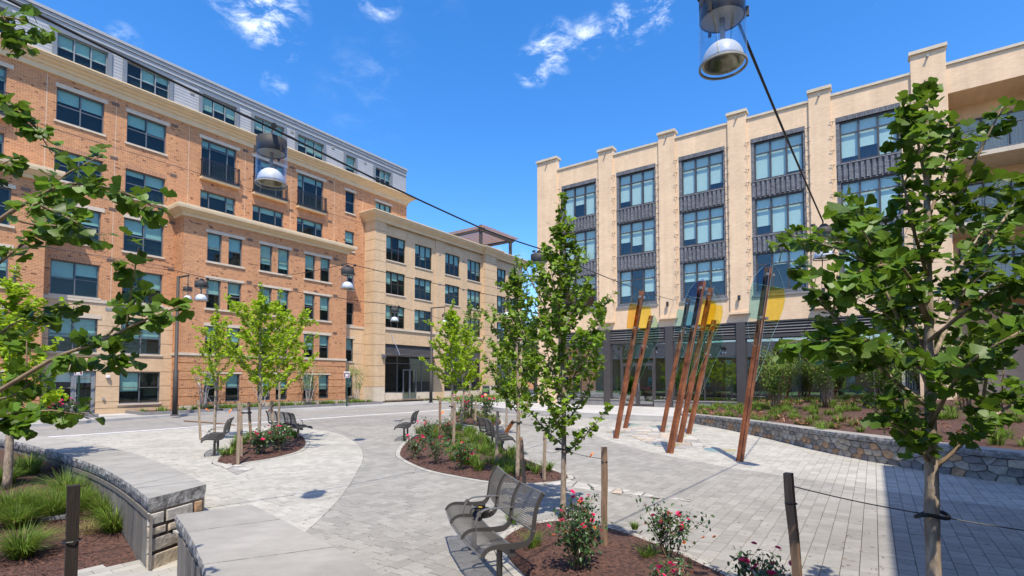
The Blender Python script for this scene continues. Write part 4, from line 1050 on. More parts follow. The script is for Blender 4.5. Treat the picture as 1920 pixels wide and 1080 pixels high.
for a, b in tw:
    for k, (c, d) in enumerate(TF):
        window(tb, a, b, c, d, y, cols=(1 / 3, 2 / 3), rails=(.48,), blind=.42, vary=.2, frame='frame_brown')
        if k < 2: mb = MB(); mb.box(a - .06, b + .06, y - .06, y + .1, c - .1, c); mb.build('sill', MT['limestone'], tb)
tcp = [(0, 14.3), (.1, 14.34), (.14, 14.5), (.26, 14.6), (.4, 14.72), (.46, 14.76), (.52, 14.9), (.58, 14.92), (.58, 15.0)]
cornice(tb, 16.35, 37.0, -1.25, 0, tcp, lret=1.25, rret=12)
cornice(tb, 29.85, 31.75, -1.5, 0, tcp, lret=.2, rret=.2, name='cornice_break')
mb = MB(); mb.box(16.4, 37, -1.2, 12, 14.93, 14.985); mb.build('roof', MT['siding_trim'], tb)
for a, b in shop:
    n = max(2, round((b - a) / 1.5)); cols = tuple(i / n for i in range(1, n))
    window(tb, a, b, .84, 3.9, y, cols=cols, rails=(.78,), frame='frame_steel', glass='dim_glass', blind=None, inset=.12, fw=.07, mw=.06, name='shopfront')
    mb = MB()
    for i in range(8): z = 3.98 + i * .095; mb.add([(a, y + .1, z), (b, y + .1, z), (b, y + .16, z + .07), (a, y + .16, z + .07)], [(0, 1, 2, 3)]); mb.add([(a, y + .1, z), (b, y + .1, z), (b, y + .15, z - .02), (a, y + .15, z - .02)], [(3, 2, 1, 0)])
    mb.box(a, b, y + .18, y + .2, 3.9, 4.76); mb.box(a, b, y + .06, y + .2, 3.86, 3.96); stuff(mb.build('louvres', MT['louvre'], tb))
    mb = MB(); mb.box(a, b, y - .06, y + .2, .3, .84); mb.build('plinth', MT['limestone'], tb)
for q in (19.4, 20.15): window(tb, q, q + .75, .3, 2.75, y - .2, cols=(), rails=(), frame='frame_steel', glass='dim_glass', blind=None, inset=.08, fw=.09, name='shop_door')
cn = MB(); cn.box(17.55, 23.1, -2.2, y + .02, 3.74, 3.86); cn = cn.build('canopy', MT['frame_brown'], tb)
for x in (18.2, 22.4): mb = MB(); mb.tube([(x, y, 5.6), (x, -2.1, 3.87)], .02, 5); mb.build('tie_rod', MT['steel_clamp'], cn)
for x, z, yy in ((17.15, 3.75, -1.25), (17.3, 3.7, -1.25)):
    mb = MB(); mb.box(x - .06, x + .06, yy - .2, yy - .003, z - .14, z + .14); mb.build('wall_lamp', MT['frame_grey'], tb)
for x in (23.6, 28.5 - 1.6): 
    for z in (13.0, 10.3): vent(tb, x, z, y - .082 if x < 24 else y - .002, 'vent_grey', .25, .2)
# pergola on its roof
pg = thing('roof_pergola', 'dark timber pergola with slatted top on the tan building roof', 'pergola', (*LW(30.4, -.4), 14.985), math.pi / 2 - AXIS)
px_, py_ = 5.6, 5.0
for (x, yy) in ((.2, .1), (px_ - .2, .1), (.2, py_), (px_ - .2, py_)):
    mb = MB(); mb.box(x - .13, x + .13, yy - .13, yy + .13, 0, 2.3 + (.35 if x < 1 and yy < 1 else 0)); mb.build('post', MT['pergola_dark'], pg)
for yy in (.1, py_): mb = MB(); mb.box(-.2, px_ + .2, yy - .07, yy + .07, 2.02, 2.32); mb.build('beam', MT['pergola_dark'], pg)
for x in (.2, px_ - .2): mb = MB(); mb.box(x - .06, x + .06, -.4, py_ + .5, 1.98, 2.28); mb.build('beam', MT['pergola_dark'], pg)
for i in range(14):
    x = -.15 + i * (px_ + .3) / 13; mb = MB(); mb.box(x - .035, x + .035, -.7, py_ + .7, 2.33, 2.45); mb.build('slat', MT['pergola_wood'], pg)

# ---------------------------------------------------------------- the buff brick building on the right
rb = thing('buff_brick_building', 'buff brick building with slate brick window panels and dark shopfront on the right', 'building', (ORG.x, ORG.y, 0), -AXIS)
mods = [(-6.1, -3.5), (-2.1, .46), (1.86, 4.45), (5.8, 8.4), (9.75, 12.37)]
RFz = [(12.75, 14.86), (9.73, 11.76), (6.66, 8.74)]
fr_h = [(a, b, 6.46, 15.1) for a, b in mods]
XE = 17.5
mb = MB(); wall_panel(mb, -8.0, 14.1, 5.06, 16.3, 0, fr_h, .2)
wall_panel(mb, 14.1, XE, 14.95, 16.3, 0, []); mb.add([(14.1, 0, 14.95), (XE, 0, 14.95), (XE, 1.9, 14.95), (14.1, 1.9, 14.95)], [(3, 2, 1, 0)])
mb.add([(14.1, 0, .27), (14.1, 1.9, .27), (14.1, 1.9, 16.3), (14.1, 0, 16.3)], [(0, 1, 2, 3)])
wall_panel(mb, -8.0, -6.45, .27, 5.06, 0, []); mb.add([(-8, 12, .27), (-8, 0, .27), (-8, 0, 16.3), (-8, 12, 16.3)], [(0, 1, 2, 3)])
mb.add([(-6.45, 0, .27), (-6.45, .6, .27), (-6.45, .6, 5.06), (-6.45, 0, 5.06)], [(0, 1, 2, 3)])
mb.build('wall', MT['buff_brick'], rb, uv=True)
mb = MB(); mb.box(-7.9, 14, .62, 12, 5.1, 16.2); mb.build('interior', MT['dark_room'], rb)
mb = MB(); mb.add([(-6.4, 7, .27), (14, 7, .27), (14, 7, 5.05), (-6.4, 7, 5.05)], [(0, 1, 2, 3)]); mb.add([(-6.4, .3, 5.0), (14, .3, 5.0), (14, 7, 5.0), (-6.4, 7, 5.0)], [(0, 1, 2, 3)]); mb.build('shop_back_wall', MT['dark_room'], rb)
mb = MB(); mb.box(-6.4, 14, .2, 7, .25, .31); mb.build('shop_floor', MT['room_floor'], rb)
for a in (-4.0, .2, 3.6, 7.2): mb = MB(); mb.box(a, a + .5, 3.2, 3.7, .31, 5.0); mb.build('shop_column', MT['concrete'], rb)
piers = [(-8.0, -6.42, 17.25), (-3.3, -2.3, 16.84), (.68, 1.66, 16.84), (4.64, 5.6, 16.84), (8.6, 9.56, 16.84), (12.78, 14.06, 17.28)]
for i, (a, b, zt) in enumerate(piers):
    zb_ = 5.62 if 0 < i < 5 else .27
    mb = MB(); mb.box(a, b, -.10, .25 if i in (0, 5) else .0 - .002, zb_, zt - .16)
    if i not in (0, 5): mb.box(a, b, .0, .3, 16.28, zt - .16)
    pr = mb.build('pier', MT['buff_brick'], rb, uv=True)
    mb = MB(); mb.box(a - .06, b + .06, -.2, .42, zt - .158, zt); mb.build('pier_cap', MT['coping'], pr)
    if 0 < i < 5: mb = MB(); mb.box(a - .05, b + .05, -.2, -.004, 5.5, 5.62); mb.build('corbel', MT['buff_brick'], pr, uv=True)
    mb = MB(); mb.tube([((a + b) / 2, -.26, zt - .42), ((a + b) / 2, -.10, zt - .38)], .05, 7); mb.build('spot_lamp', MT['steel_clamp'], pr)
    if 0 < i < 5:
        x = (a + b) / 2; mb = MB(); mb.lathe([(0, 0), (.075, 0), (.075, .26), (0, .26)], 10, (x, -.24, 6.25)); mb.box(x - .03, x + .03, -.2, -.103, 6.3, 6.4); mb.build('wall_lamp', MT['black_metal'], pr)
for a, b in zip([-6.42, -2.3, 1.66, 5.6, 9.56, 14.06], [-3.3, .68, 4.64, 8.6, 12.78, XE]):
    mb = MB(); mb.box(a, b, -.07, .35, 16.26, 16.38); mb.build('coping', MT['coping'], rb)
for a, b in mods:                                            # slate brick panel: surround, windows, ribbed spandrels
    hs = [(a + .16, b - .1, c, d) for c, d in RFz]
    mb = MB(); wall_panel(mb, a, b, 6.46, 14.86, .03, hs, .16); pn_ = mb.build('slate_panel', MT['slate_brick'], rb, uv=True)
    mb = MB(); mb.box(a, b, -.012, .06, 14.87, 15.1); mb.build('soldier_head', MT['slate_soldier'], rb, uv=True)
    mb = MB(); mb.box(a - .05, b + .05, -.06, .05, 6.36, 6.47); mb.build('sill', MT['kerb_stone'], rb)
    for c, d in ((11.76, 12.75), (8.74, 9.73)):
        mb = MB(); n = 11; w = (b - a) / n
        for i in range(n): mb.box(a + i * w + .05, a + (i + 1) * w - .05, -.035, .02, c + .07, d - .12)
        mb.box(a + .02, b - .02, -.045, .02, d - .1, d - .02)
        mb.build('ribbed_spandrel', MT['slate_brick'], rb, uv=True)
    for c, d in RFz:
        window(rb, a + .16, b - .1, c, d, .03, cols=(1 / 3, 2 / 3), rails=(.7,), frame='frame_brown', glass='clear_glass', blind=.86 if c > 7 else .6, vary=.3, fw=.07, mw=.075, inset=.08, dep=.07)
    mb = MB()
    for x, sg in ((a - .12, -1), (b + .12, 1)):
        for i in range(12):
            z = 6.75 + i * .74; mb.bar((x, .0, z), (x, -.16, z), .02); mb.bar((x - .09 * sg, -.15, z), (x + .14 * sg, -.15, z + .02), .022)
    stuff(mb.build('trellis_pins', MT['frame_grey'], rb))
for x0_, x1_ in ((-6.4, -6.15), (-3.45, -3.32), (-2.28, -2.16), (.5, .66), (1.68, 1.82), (4.48, 4.62), (5.62, 5.76), (8.44, 8.58), (9.58, 9.7), (12.42, 12.76)):
    for z in (14.42, 11.3, 8.25): mb = MB(); mb.box(x0_, x1_, -.004, .01, z, z + .03); mb.build('shelf_joint', MT['coping'], rb)
# shopfront
cols_ = [(-3.05, -2.58), (.94, 1.40), (4.9, 5.36), (8.86, 9.32), (12.82, 13.28)]
for a, b in cols_: mb = MB(); mb.box(a, b, -.06, .5, .27, 5.05); mb.build('shop_column', MT['frame_brown'], rb)
gaps = [(-6.44, -3.05), (-2.58, .94), (1.40, 4.9), (5.36, 8.86), (9.32, 12.82)]
for k, (a, b) in enumerate(gaps):
    mb = MB(); mb.box(a, b, .02, .3, 4.16, 4.34); mb.box(a, b, .26, .3, 4.34, 5.05); mb.box(a, b, .0, .3, 4.98, 5.055); mb.build('header', MT['frame_brown'], rb)
    lv = MB()
    for i in range(4): z = 4.42 + i * .15; lv.add([(a, .02, z), (b, .02, z), (b, .12, z + .1), (a, .12, z + .1)], [(0, 1, 2, 3)]); lv.add([(a, .02, z - .015), (b, .02, z - .015), (b, .02, z), (a, .02, z)], [(0, 1, 2, 3)])
    stuff(lv.build('louvres', MT['louvre'], rb))
    if k == 1:
        window(rb, a, -1.9, .64, 4.16, 0, cols=(), rails=(.73,), frame='frame_brown', glass='shop_glass', blind=None, inset=.1, name='shop_window', fw=.06)
        window(rb, .22, b, .64, 4.16, 0, cols=(), rails=(.73,), frame='frame_brown', glass='shop_glass', blind=None, inset=.1, name='shop_window', fw=.06)
        window(rb, -1.9, .22, 2.88, 4.16, 0, cols=(), rails=(.27,), frame='frame_brown', glass='shop_glass', blind=None, inset=.1, name='door_transom', fw=.06)
        for q in (-1.9, -.84):
            dr = window(rb, q, q + 1.06, .29, 2.88, 0, cols=(), rails=(), frame='frame_brown', glass='shop_glass', blind=None, inset=.08, name='shop_door', fw=.13)
            mb = MB(); xx = .95 if q < -1 else .1; mb.bar((xx, -.06, .9), (xx, -.06, 1.4), .025); mb.bar((xx, -.06, .93), (xx, .02, .93), .02); mb.bar((xx, -.06, 1.37), (xx, .02, 1.37), .02); mb.build('door_handle', MT['steel_clamp'], dr)
        mb = MB(); mb.box(a, -1.93, -.1, .3, .26, .64); mb.box(.25, b, -.1, .3, .26, .64); mb.build('plinth', MT['kerb_stone'], rb)
        mb = MB(); mb.box(a, -1.93, -.14, .3, .64, .68); mb.box(.25, b, -.14, .3, .64, .68); mb.build('plinth_cap', MT['bluestone'], rb)
    else:
        window(rb, a, b, .66, 4.16, 0, cols=(.5,), rails=(.73,), frame='frame_brown', glass='shop_glass', blind=None, inset=.1, name='shop_window', fw=.06, mw=.06)
        mb = MB(); mb.box(a, b, -.1, .3, .26, .64); mb.build('plinth', MT['kerb_stone'], rb)
        mb = MB(); mb.box(a, b, -.14, .3, .64, .68); mb.build('plinth_cap', MT['bluestone'], rb)
# balcony bay
mb = MB(); mb.add([(14.1, 1.9, .27), (XE, 1.9, .27), (XE, 1.9, 14.95), (14.1, 1.9, 14.95)], [(0, 1, 2, 3)]); mb.build('balcony_back_wall', MT['buff_brick'], rb, uv=True)
for z in (11.72, 8.66, 5.6):
    mb = MB(); mb.box(14.12, XE, -.25, 1.88, z, z + .2); bl = mb.build('balcony', MT['limestone'], rb)
    railing(bl, 14.16, XE - .02, -.18, z + .2, z + 1.28, m='frame_grey', step=.12, ends=0)
    window(rb, 14.5, 17.3, z + .22, z + 2.5, 1.9, cols=(1 / 3, 2 / 3), rails=(.78,), frame='frame_brown', glass='clear_glass', blind=.4, inset=-.08, name='balcony_door', fw=.08, mw=.08)
# rest of the block behind the balconies; then a low building outside the picture on the right whose shadow falls on the paving
mb = MB()
mb.box(XE, 32, 0, 12, 0, 16.38); mb.box(-7.9, XE, 2, 12, 16.2, 16.24)
mb.build('side_wing', MT['buff_brick'], rb, uv=True)
lw_ = thing('low_buff_building', 'low buff brick building standing just outside the right edge', 'building', (ORG.x, ORG.y, 0), -AXIS)
XW, Y0, Y1, ZH = 14.35, -52.0, -19.35, 8.2
mb = MB(); mb.box(XW, XW + 14, Y0, Y1, -.02, ZH - .14); mb.build('wall', MT['buff_brick'], lw_, uv=True)
mb = MB(); mb.box(XW - .06, XW + 14.06, Y0 - .06, Y1 + .06, ZH - .14, ZH); mb.build('coping', MT['coping'], lw_)
for i in range(7):
    for c, d in ((.9, 3.2), (4.6, 6.8)):
        yy = Y1 - 1.6 - 4.4 * i; mb = MB(); mb.box(XW - .03, XW - .001, yy - 2.4, yy, c, d); wo_ = mb.build('window', MT['frame_brown'], lw_)
        for k in range(3): mb = MB(); mb.box(XW - .045, XW - .032, yy - 2.3 + k * .77, yy - 1.63 + k * .77, c + .1, d - .1); mb.build('pane', MT['blind' if (k + int(c)) % 3 == 0 else 'camera_lens'], wo_)
# box planters along the red building
def kerbed_bed(name, x0, x1, y0, y1, z=.1, h=.17):
    mb = MB(); mb.box(x0, x1, y0, y0 + .12, z, z + h); mb.box(x0, x0 + .12, y0 + .12, y1, z, z + h); mb.box(x1 - .12, x1, y0 + .12, y1, z, z + h)
    o = mb.build(name, MT['kerb_stone'], None, (OLG.x, OLG.y, 0), rz=math.pi / 2 - AXIS); struct(o)
    mb = MB(); mb.box(x0 + .12, x1 - .12, y0 + .12, y1, z - .05, z + h - .04); mb.build('soil', MT['mulch'], o); return o
kerbed_bed('kerbed_bed', -8, -.97, -2.2, -.02); kerbed_bed('kerbed_bed', .8, 16.2, -2.5, -.02)
mb = MB(); mb.box(-.9, .75, -1.8, -.02, .1, .125); struct(mb.build('door_path', MT['pale_concrete'], None, (OLG.x, OLG.y, 0), rz=math.pi / 2 - AXIS))

# ---------------------------------------------------------------- what the shop windows mirror: brick house, lawn and hedges across the street
hs_ = thing('brick_house', 'low brick house with white windows across the lawn behind the viewer', 'house', (-46, -16, -.3), R(127))
mb = MB(); whs = [(x, x + 1.2, z, z + 1.7) for x in (-31, -27, -23, -19, -15, -11, -7, -3, 3, 7, 11, 15, 19, 23, 27, 31) for z in (1.0, 4.2)]
wall_panel(mb, -34, 34, 0, 6.6, 0, whs, .12); mb.box(-34, 34, .14, 9, 0, 6.59); mb.build('wall', MT['red_brick'], hs_, uv=True)
for a, b, c, d in whs:
    window(hs_, a, b, c, d, 0, cols=(.5,), rails=(.25, .5, .75), frame='white_paint', glass='clear_glass', blind=.5, inset=.02, fw=.1, dep=.06)
mb = MB(); mb.add([(-34.6, -.6, 6.6), (34.6, -.6, 6.6), (34.6, 4.5, 9.6), (-34.6, 4.5, 9.6), (34.6, 9.6, 6.6), (-34.6, 9.6, 6.6)], [(0, 1, 2, 3), (3, 2, 4, 5), (0, 3, 5), (1, 4, 2)]); mb.build('roof', MT['shingle'], hs_)
mb = MB(); mb.box(-34.6, 34.6, -.65, -.55, 6.4, 6.62); mb.build('gutter', MT['white_paint'], hs_)
mb = MB(); ln_ = [(-30.5, 17), (-26, 8), (-22, -6), (-8.5, -30), (-8.5, -70), (-80, -60), (-90, 10), (-60, 19)]; mb.add([(p[0], p[1], -.3) for p in ln_], [tuple(range(len(ln_)))]); struct(mb.build('lawn', MT['lawn']))

# ================================================================ TREES AND PLANTS
def fan_leaf(nseg=8, notch=.22, cup=.12):
    """ginkgo leaf: stalk, fan of two lobes with a wavy rim; x is the leaf axis, unit long"""
    vs = [(0, -.018, 0), (0, .018, 0), (.34, .016, .0), (.34, -.016, .0)]; fs = [(0, 3, 2, 1)]
    c = len(vs); vs.append((.34, 0, 0)); rim = []
    for i in range(nseg + 1):
        t = -1.12 + 2.24 * i / nseg; r = .66 * (1 - .16 * abs(t) ** 2 * .6) + .025 * math.sin(i * 2.4)
        if i == nseg // 2: r -= notch
        x, y = .34 + r * math.cos(t), r * math.sin(t); vs.append((x, y, cup * (abs(y) * 1.2 - .5 * (x - .34) ** 2)))
    for i in range(nseg): fs.append((c, c + 1 + i, c + 2 + i))
    return vs, fs
LEAF_HI = [fan_leaf(10, .2, .14), fan_leaf(10, .12, .34), fan_leaf(10, .28, -.2), fan_leaf(10, .06, .48)]
LEAF_LO = ([(0, 0, 0), (.35, -.03, 0), (.75, -.52, .05), (.98, -.2, 0), (.85, 0, -.03), (.98, .2, 0), (.75, .52, .05)], [(0, 1, 2, 3, 4), (0, 4, 5, 6)])
LEAF_OV = ([(0, 0, 0), (.35, -.24, .04), (.75, -.17, .03), (1, 0, -.02), (.75, .17, .03), (.35, .24, .04)], [(0, 1, 2, 3), (0, 3, 4, 5)])
leaf_meshes = {}
def leaf_mesh(i, m):
    k = (i, m)
    if k not in leaf_meshes: mb = MB(); mb.add(*LEAF_HI[i]); leaf_meshes[k] = mb.mesh('leaf', MT[m], smooth=True)
    return leaf_meshes[k]
def leaf_frames(pts, dirs, droop=.35, spread=.65):
    """a rotation for each leaf: its axis near dir, its face mostly up"""
    n = len(pts); d = np.asarray(dirs) + rng.normal(0, spread, (n, 3)); d[:, 2] -= droop; d /= np.linalg.norm(d, axis=1)[:, None]
    up = np.tile([0., -.35, 1.], (n, 1)) + rng.normal(0, .45, (n, 3)); y = np.cross(up, d); y /= np.linalg.norm(y, axis=1)[:, None]; z = np.cross(d, y)
    return np.stack([d, y, z], 2)
def spline(pts, n):
    pts = [Vector(p) for p in pts]; out = []
    m = len(pts) - 1
    for k in range(n + 1):
        t = k / n * m; i = min(int(t), m - 1); f = t - i; p0, p1, p2, p3 = pts[max(i - 1, 0)], pts[i], pts[i + 1], pts[min(i + 2, m)]
        out.append(.5 * ((2 * p1) + (p2 - p0) * f + (2 * p0 - 5 * p1 + 4 * p2 - p3) * f * f + (3 * p1 - p0 - 3 * p2 + p3) * f ** 3))
    return out
def build_tree(name, label, trunk, r0, branches, leaf, mat_mass, mat_single=None, n_single=0, spur=.07, per=4, group=None, hi=False, bark='bark', br=.011, base=None, sub=0, twig_only=.25, droop=.35, shape=None, face_y=None):
    base = Vector(base if base is not None else trunk[0]); root = thing(name, label, 'tree', base, 0, group)
    tb_ = MB(); tp = spline([Vector(p) - base for p in trunk], 14)
    rad = [r0 * (1 - .82 * (k / 14) ** 1.1) + .003 for k in range(15)]
    rad = [r * random.uniform(.94, 1.06) for r in rad]; rad[0] *= 1.15
    tb_.tube(tp, rad, 9); tb_.build('trunk', MT[bark], root, smooth=True)
    P_, D_ = [], []
    def spurs(path, start):
        tot = sum((b - a).length for a, b in zip(path[:-1], path[1:])); n = max(2, int(tot / spur))
        for k in range(n + 1):
            t = k / n
            if t < start: continue
            x = t * (len(path) - 1); i = min(int(x), len(path) - 2); p = path[i].lerp(path[i + 1], x - i); d = (path[i + 1] - path[i]).normalized()
            az = random.uniform(0, 6.28); o = d.orthogonal().normalized(); o.rotate(Matrix.Rotation(az, 3, d))
            for _ in range(random.randint(max(1, per - 2), per + 1)):
                q = p + Vector([random.gauss(0, .012) for _ in range(3)]); P_.append(q); D_.append((o + d * .5).normalized())
    for b in branches:
        path = spline([Vector(p) - base for p in b], max(5, 3 * (len(b) - 1))); n = len(path)
        L_ = sum((q - p).length for p, q in zip(path[:-1], path[1:])); rr = br * (.6 + .5 * L_)
        bm_ = MB(); bm_.tube(path, [rr * (1 - .8 * k / (n - 1)) + .0015 for k in range(n)], 6); bm_.build('branch', MT[bark if rr > .012 else 'twig'], root, smooth=True)
        spurs(path, twig_only)
        for s_ in range(sub):
            t = random.uniform(.25, .9); i = min(int(t * (n - 1)), n - 2); p = path[i]; d = (path[i + 1] - path[i]).normalized()
            o = d.orthogonal().normalized(); o.rotate(Matrix.Rotation(random.uniform(0, 6.28), 3, d)); l = random.uniform(.18, .42) * min(1, L_)
            e = p + (d * .8 + o * .8 + Vector((0, 0, .25))).normalized() * l
            sp = [p, p.lerp(e, .5) + Vector((0, 0, .02)), e]
            bm_ = MB(); bm_.tube(sp, [.005, .004, .002], 5); bm_.build('twig', MT['twig'], root); spurs(sp, .15)
    spurs(tp, .62)
    n = len(P_); pos = np.array([tuple(p) for p in P_]); rot = leaf_frames(pos, np.array([tuple(d) for d in D_]), droop)
    scl = leaf * rng.uniform(.62, 1.15, n)
    order = list(range(n)); single = []
    if n_single:
        cpos = pos + np.array(base); dep = cpos[:, 1]; pxy = [to_px(c) for c in cpos]
        vis_ = [i for i in range(n) if 0 < pxy[i][0] < 1920 and 0 < pxy[i][1] < 1080]; vis_.sort(key=lambda i: -scl[i] / max(.3, dep[i])); single = vis_[:n_single]
        for i in single:
            o = link('leaf', leaf_mesh(random.randrange(4), mat_single), root); M_ = Matrix([list(rot[i][r]) + [0] for r in range(3)] + [[0, 0, 0, 1]]) @ Matrix.Scale(float(scl[i]), 4)
            M_.translation = Vector(pos[i]); o.matrix_basis = M_
    ss = set(single); rest = np.array([i for i in range(n) if i not in ss])
    if len(rest):
        bv, bf = LEAF_HI[0] if hi else LEAF_LO
        o = stuff(leaf_cloud('crown', bv, bf, pos[rest], rot[rest], scl[rest], MT[mat_mass], root))
        if hi: o.data.polygons.foreach_set('use_smooth', [True] * len(o.data.polygons))
    return root
def auto_branches(base, h, z0, width, n, up=.9, seed=1, taper=.5, lean=(0, 0)):
    rs = random.Random(seed); out = []; b = Vector(base)
    for i in range(n):
        t = i / (n - 1); z = z0 + (h - z0) * (t ** .85) * .86; az = i * 2.4 + rs.uniform(-.5, .5)
        w = width * (math.sin(math.pi * min(1, .22 + .78 * t) ** .8) * (1 - taper) + taper * (1 - t)) * rs.uniform(.6, 1.2) + .1
        s = b + Vector((lean[0] * z, lean[1] * z, z)); d = Vector((math.cos(az), math.sin(az), 0)); rise = w * up * rs.uniform(.7, 1.4)
        out.append([s, s + d * w * .5 + Vector((0, 0, rise * .42)), s + d * w + Vector((0, 0, rise))])
    return out
def px_path(l, d): return [at(a, b, (d + (c if len(q) > 2 else 0))) for q in l for a, b, c in [(q[0], q[1], q[2] if len(q) > 2 else 0)]]

# nearest tree on the right
t_tr = [Vector((2.44, 3.0, 0))] + [at(1748, 1000, 3.0), at(1747, 880, 3.0), at(1743, 720, 3.02), at(1741, 560, 3.0), at(1738, 380, 2.98), at(1736, 150, 3.0)]
rbz = [[(1744, 868), (1700, 815, -.1), (1640, 770, -.2)], [(1744, 872), (1690, 800, .1), (1600, 740, .2)], [(1743, 765), (1650, 690, -.15), (1560, 590, -.25), (1500, 500, -.3)], [(1743, 730), (1690, 610, .1), (1620, 490, .2), (1480, 440, .25)],
       [(1742, 610), (1700, 520, -.1), (1640, 420, -.15), (1590, 390, -.2)], [(1748, 882), (1830, 800, -.1), (1852, 690, -.15), (1885, 560, -.2)], [(1752, 878), (1850, 790, .1), (1930, 740, .15), (2010, 690, .2)],
       [(1742, 690), (1800, 560, .1), (1870, 430, .2), (1940, 330, .2)], [(1739, 500), (1790, 400, 0), (1830, 300, 0), (1880, 200, -.05)], [(1740, 560), (1680, 490, .25), (1600, 455, .4), (1455, 462, .45)],
       [(1741, 640), (1840, 560, -.25), (1930, 500, -.4), (2010, 450, -.4)], [(1742, 700), (1640, 640, -.4), (1540, 640, -.6)], [(1742, 680), (1700, 580, .4), (1640, 540, .7)], [(1741, 620), (1800, 500, .4), (1850, 420, .6)], [(1740, 520), (1710, 420, -.3), (1690, 320, -.3)], [(1738, 420), (1770, 320, .2), (1790, 240, .2)],
       [(1744, 800), (1800, 700, -.4), (1880, 640, -.6), (1960, 600, -.6)], [(1741, 600), (1690, 500, -.45), (1580, 520, -.65)], [(1742, 740), (1820, 650, .4), (1900, 600, .6)], [(1738, 350), (1720, 260, -.1), (1715, 190, -.15)]]
build_tree('ginkgo_tree', 'nearest ginkgo tree with big fan leaves in front of the right building', t_tr, .039, [px_path(b, 3.0) for b in rbz], .100, 'leaf_near_mass', 'leaf_near', 300, spur=.036, per=4, hi=True, base=(2.44, 3.0, 0), sub=2, br=.010, twig_only=.22, group='young ginkgo trees on the plaza')
# tree at the left edge, only its boughs reach into the picture
lt = [(-2.95, 2.55, -.3), at(-150, 900, 2.55), at(-140, 600, 2.6), at(-150, 250, 2.6), at(-140, -150, 2.6)]
lbz = [[(-148, 520), (10, 405, -.1), (60, 375, -.1), (130, 345, -.15), (215, 355, -.2), (300, 392, -.2)], [(-148, 820), (40, 708, 0), (110, 668, 0), (190, 640, -.05), (260, 605, -.1), (335, 575, -.15)],
       [(-150, 200), (-20, 40, 0), (25, 55, .05), (40, 90, .05)], [(-148, 320), (-10, 205, 0), (30, 205, 0), (70, 240, 0)], [(-146, 600), (-10, 500, .1), (60, 445, .15), (110, 425, .2)], [(-146, 900), (-30, 800, -.1), (20, 775, -.1), (45, 790, -.1)],
       [(-146, 720), (-20, 640, .2), (40, 600, .25), (90, 610, .3)], [(-146, 860), (-30, 760, .1), (30, 740, .1), (80, 700, .15)], [(-148, 450), (-30, 330, .1), (20, 300, .15)], [(10, 405), (60, 420, .05), (120, 425, .1), (190, 440, .1)], [(60, 375, -.1), (110, 400, -.25), (150, 420, -.3)],
       [(110, 668, 0), (170, 670, .1), (240, 672, .15)], [(190, 640, -.05), (230, 600, .05), (270, 560, .1)]]
build_tree('ginkgo_tree', 'ginkgo boughs with large dark leaves reaching in from the left edge', lt, .05, [px_path(b, 2.5) for b in lbz], .086, 'leaf_near_mass', 'leaf_near', 300, spur=.04, per=4, hi=True, base=(-2.95, 2.55, -.3), sub=1, br=.008, twig_only=.38, group='young ginkgo trees on the plaza')
def ginkgo(label, base, h, z0, width, n, r0, leaf, m, per=4, spur=.075, seed=1, n_single=0, ms=None, sub=1, up=1.1, lean=(0, 0), droop=.3, name='ginkgo_tree', group='young ginkgo trees on the plaza', taper=.5):
    b = Vector(base); tr = [b, b + Vector((lean[0] * h * .33 + .02, lean[1] * h * .33, h * .33)), b + Vector((lean[0] * h * .66 - .02, 0, h * .66)), b + Vector((lean[0] * h, lean[1] * h, h))]
    return build_tree(name, label, tr, r0, auto_branches(b, h, z0, width, n, up, seed, taper, lean), leaf, m, ms, n_single, spur, per, group, sub=sub, droop=droop, twig_only=.1)
ginkgo('slim ginkgo tree in the middle rising past the right building corner', (.69, 7.02, .0), 4.46, .86, .64, 36, .038, .092, 'leaf_mid', 5, .052, 3, 280, 'leaf_mid_single', 2, 1.15)
ginkgo('narrow ginkgo tree just left of the middle one with two props', (.10, 9.7, 0), 4.25, 1.15, .58, 34, .04, .092, 'leaf_mid', 5, .055, 5, 0, None, 2, 1.2)
ginkgo('lime green ginkgo tree on the long island behind the roses', (-2.15, 18.3, 0), 4.75, 1.45, 1.05, 30, .05, .10, 'leaf_lime', 7, .07, 8, 0, None, 3, .8)
ginkgo('lime green ginkgo tree leaning at the long island far end', (-2.0, 20.2, 0), 4.1, 1.4, 1.1, 26, .05, .10, 'leaf_lime', 7, .07, 9, 0, None, 2, .6, lean=(.05, 0))
ginkgo('small airy tree behind the lime ginkgo trees by the road', (-2.2, 26.5, 0), 6.0, 3.2, .9, 18, .05, .13, 'leaf_shrub', 4, .09, 10, 0, None, 2, 1.0)
ginkgo('lime ginkgo tree on the leaf shaped island nearest the seat wall', (-6.5, 13.2, 0), 4.35, 1.5, 1.2, 28, .04, .088, 'leaf_lime', 7, .062, 12, 0, None, 3, .8)
ginkgo('lime ginkgo tree on the leaf shaped island beside the four seat bench', (-7.0, 15.4, 0), 4.6, 1.5, 1.2, 26, .04, .09, 'leaf_lime', 7, .065, 13, 0, None, 3, .8)
ginkgo('lime ginkgo tree with low boughs left of the leaf shaped island', (-9.55, 16.5, 0), 4.3, 1.5, 1.0, 20, .045, .09, 'leaf_lime', 7, .07, 14, 0, None, 2, .9)
ginkgo('pale green ginkgo tree in the lower bed behind the left boughs', (-8.8, 9.0, bed_z(-8.8, 9.0)), 3.9, 1.1, 1.0, 26, .065, .1, 'leaf_lime', 6, .06, 15, 0, None, 3, .8)
ginkgo('narrow pale green tree in front of the apron steps', (-.2, 17.6, 0), 3.5, 1.1, .55, 16, .04, .11, 'leaf_lime', 5, .075, 19, 0, None, 2, 1.1)

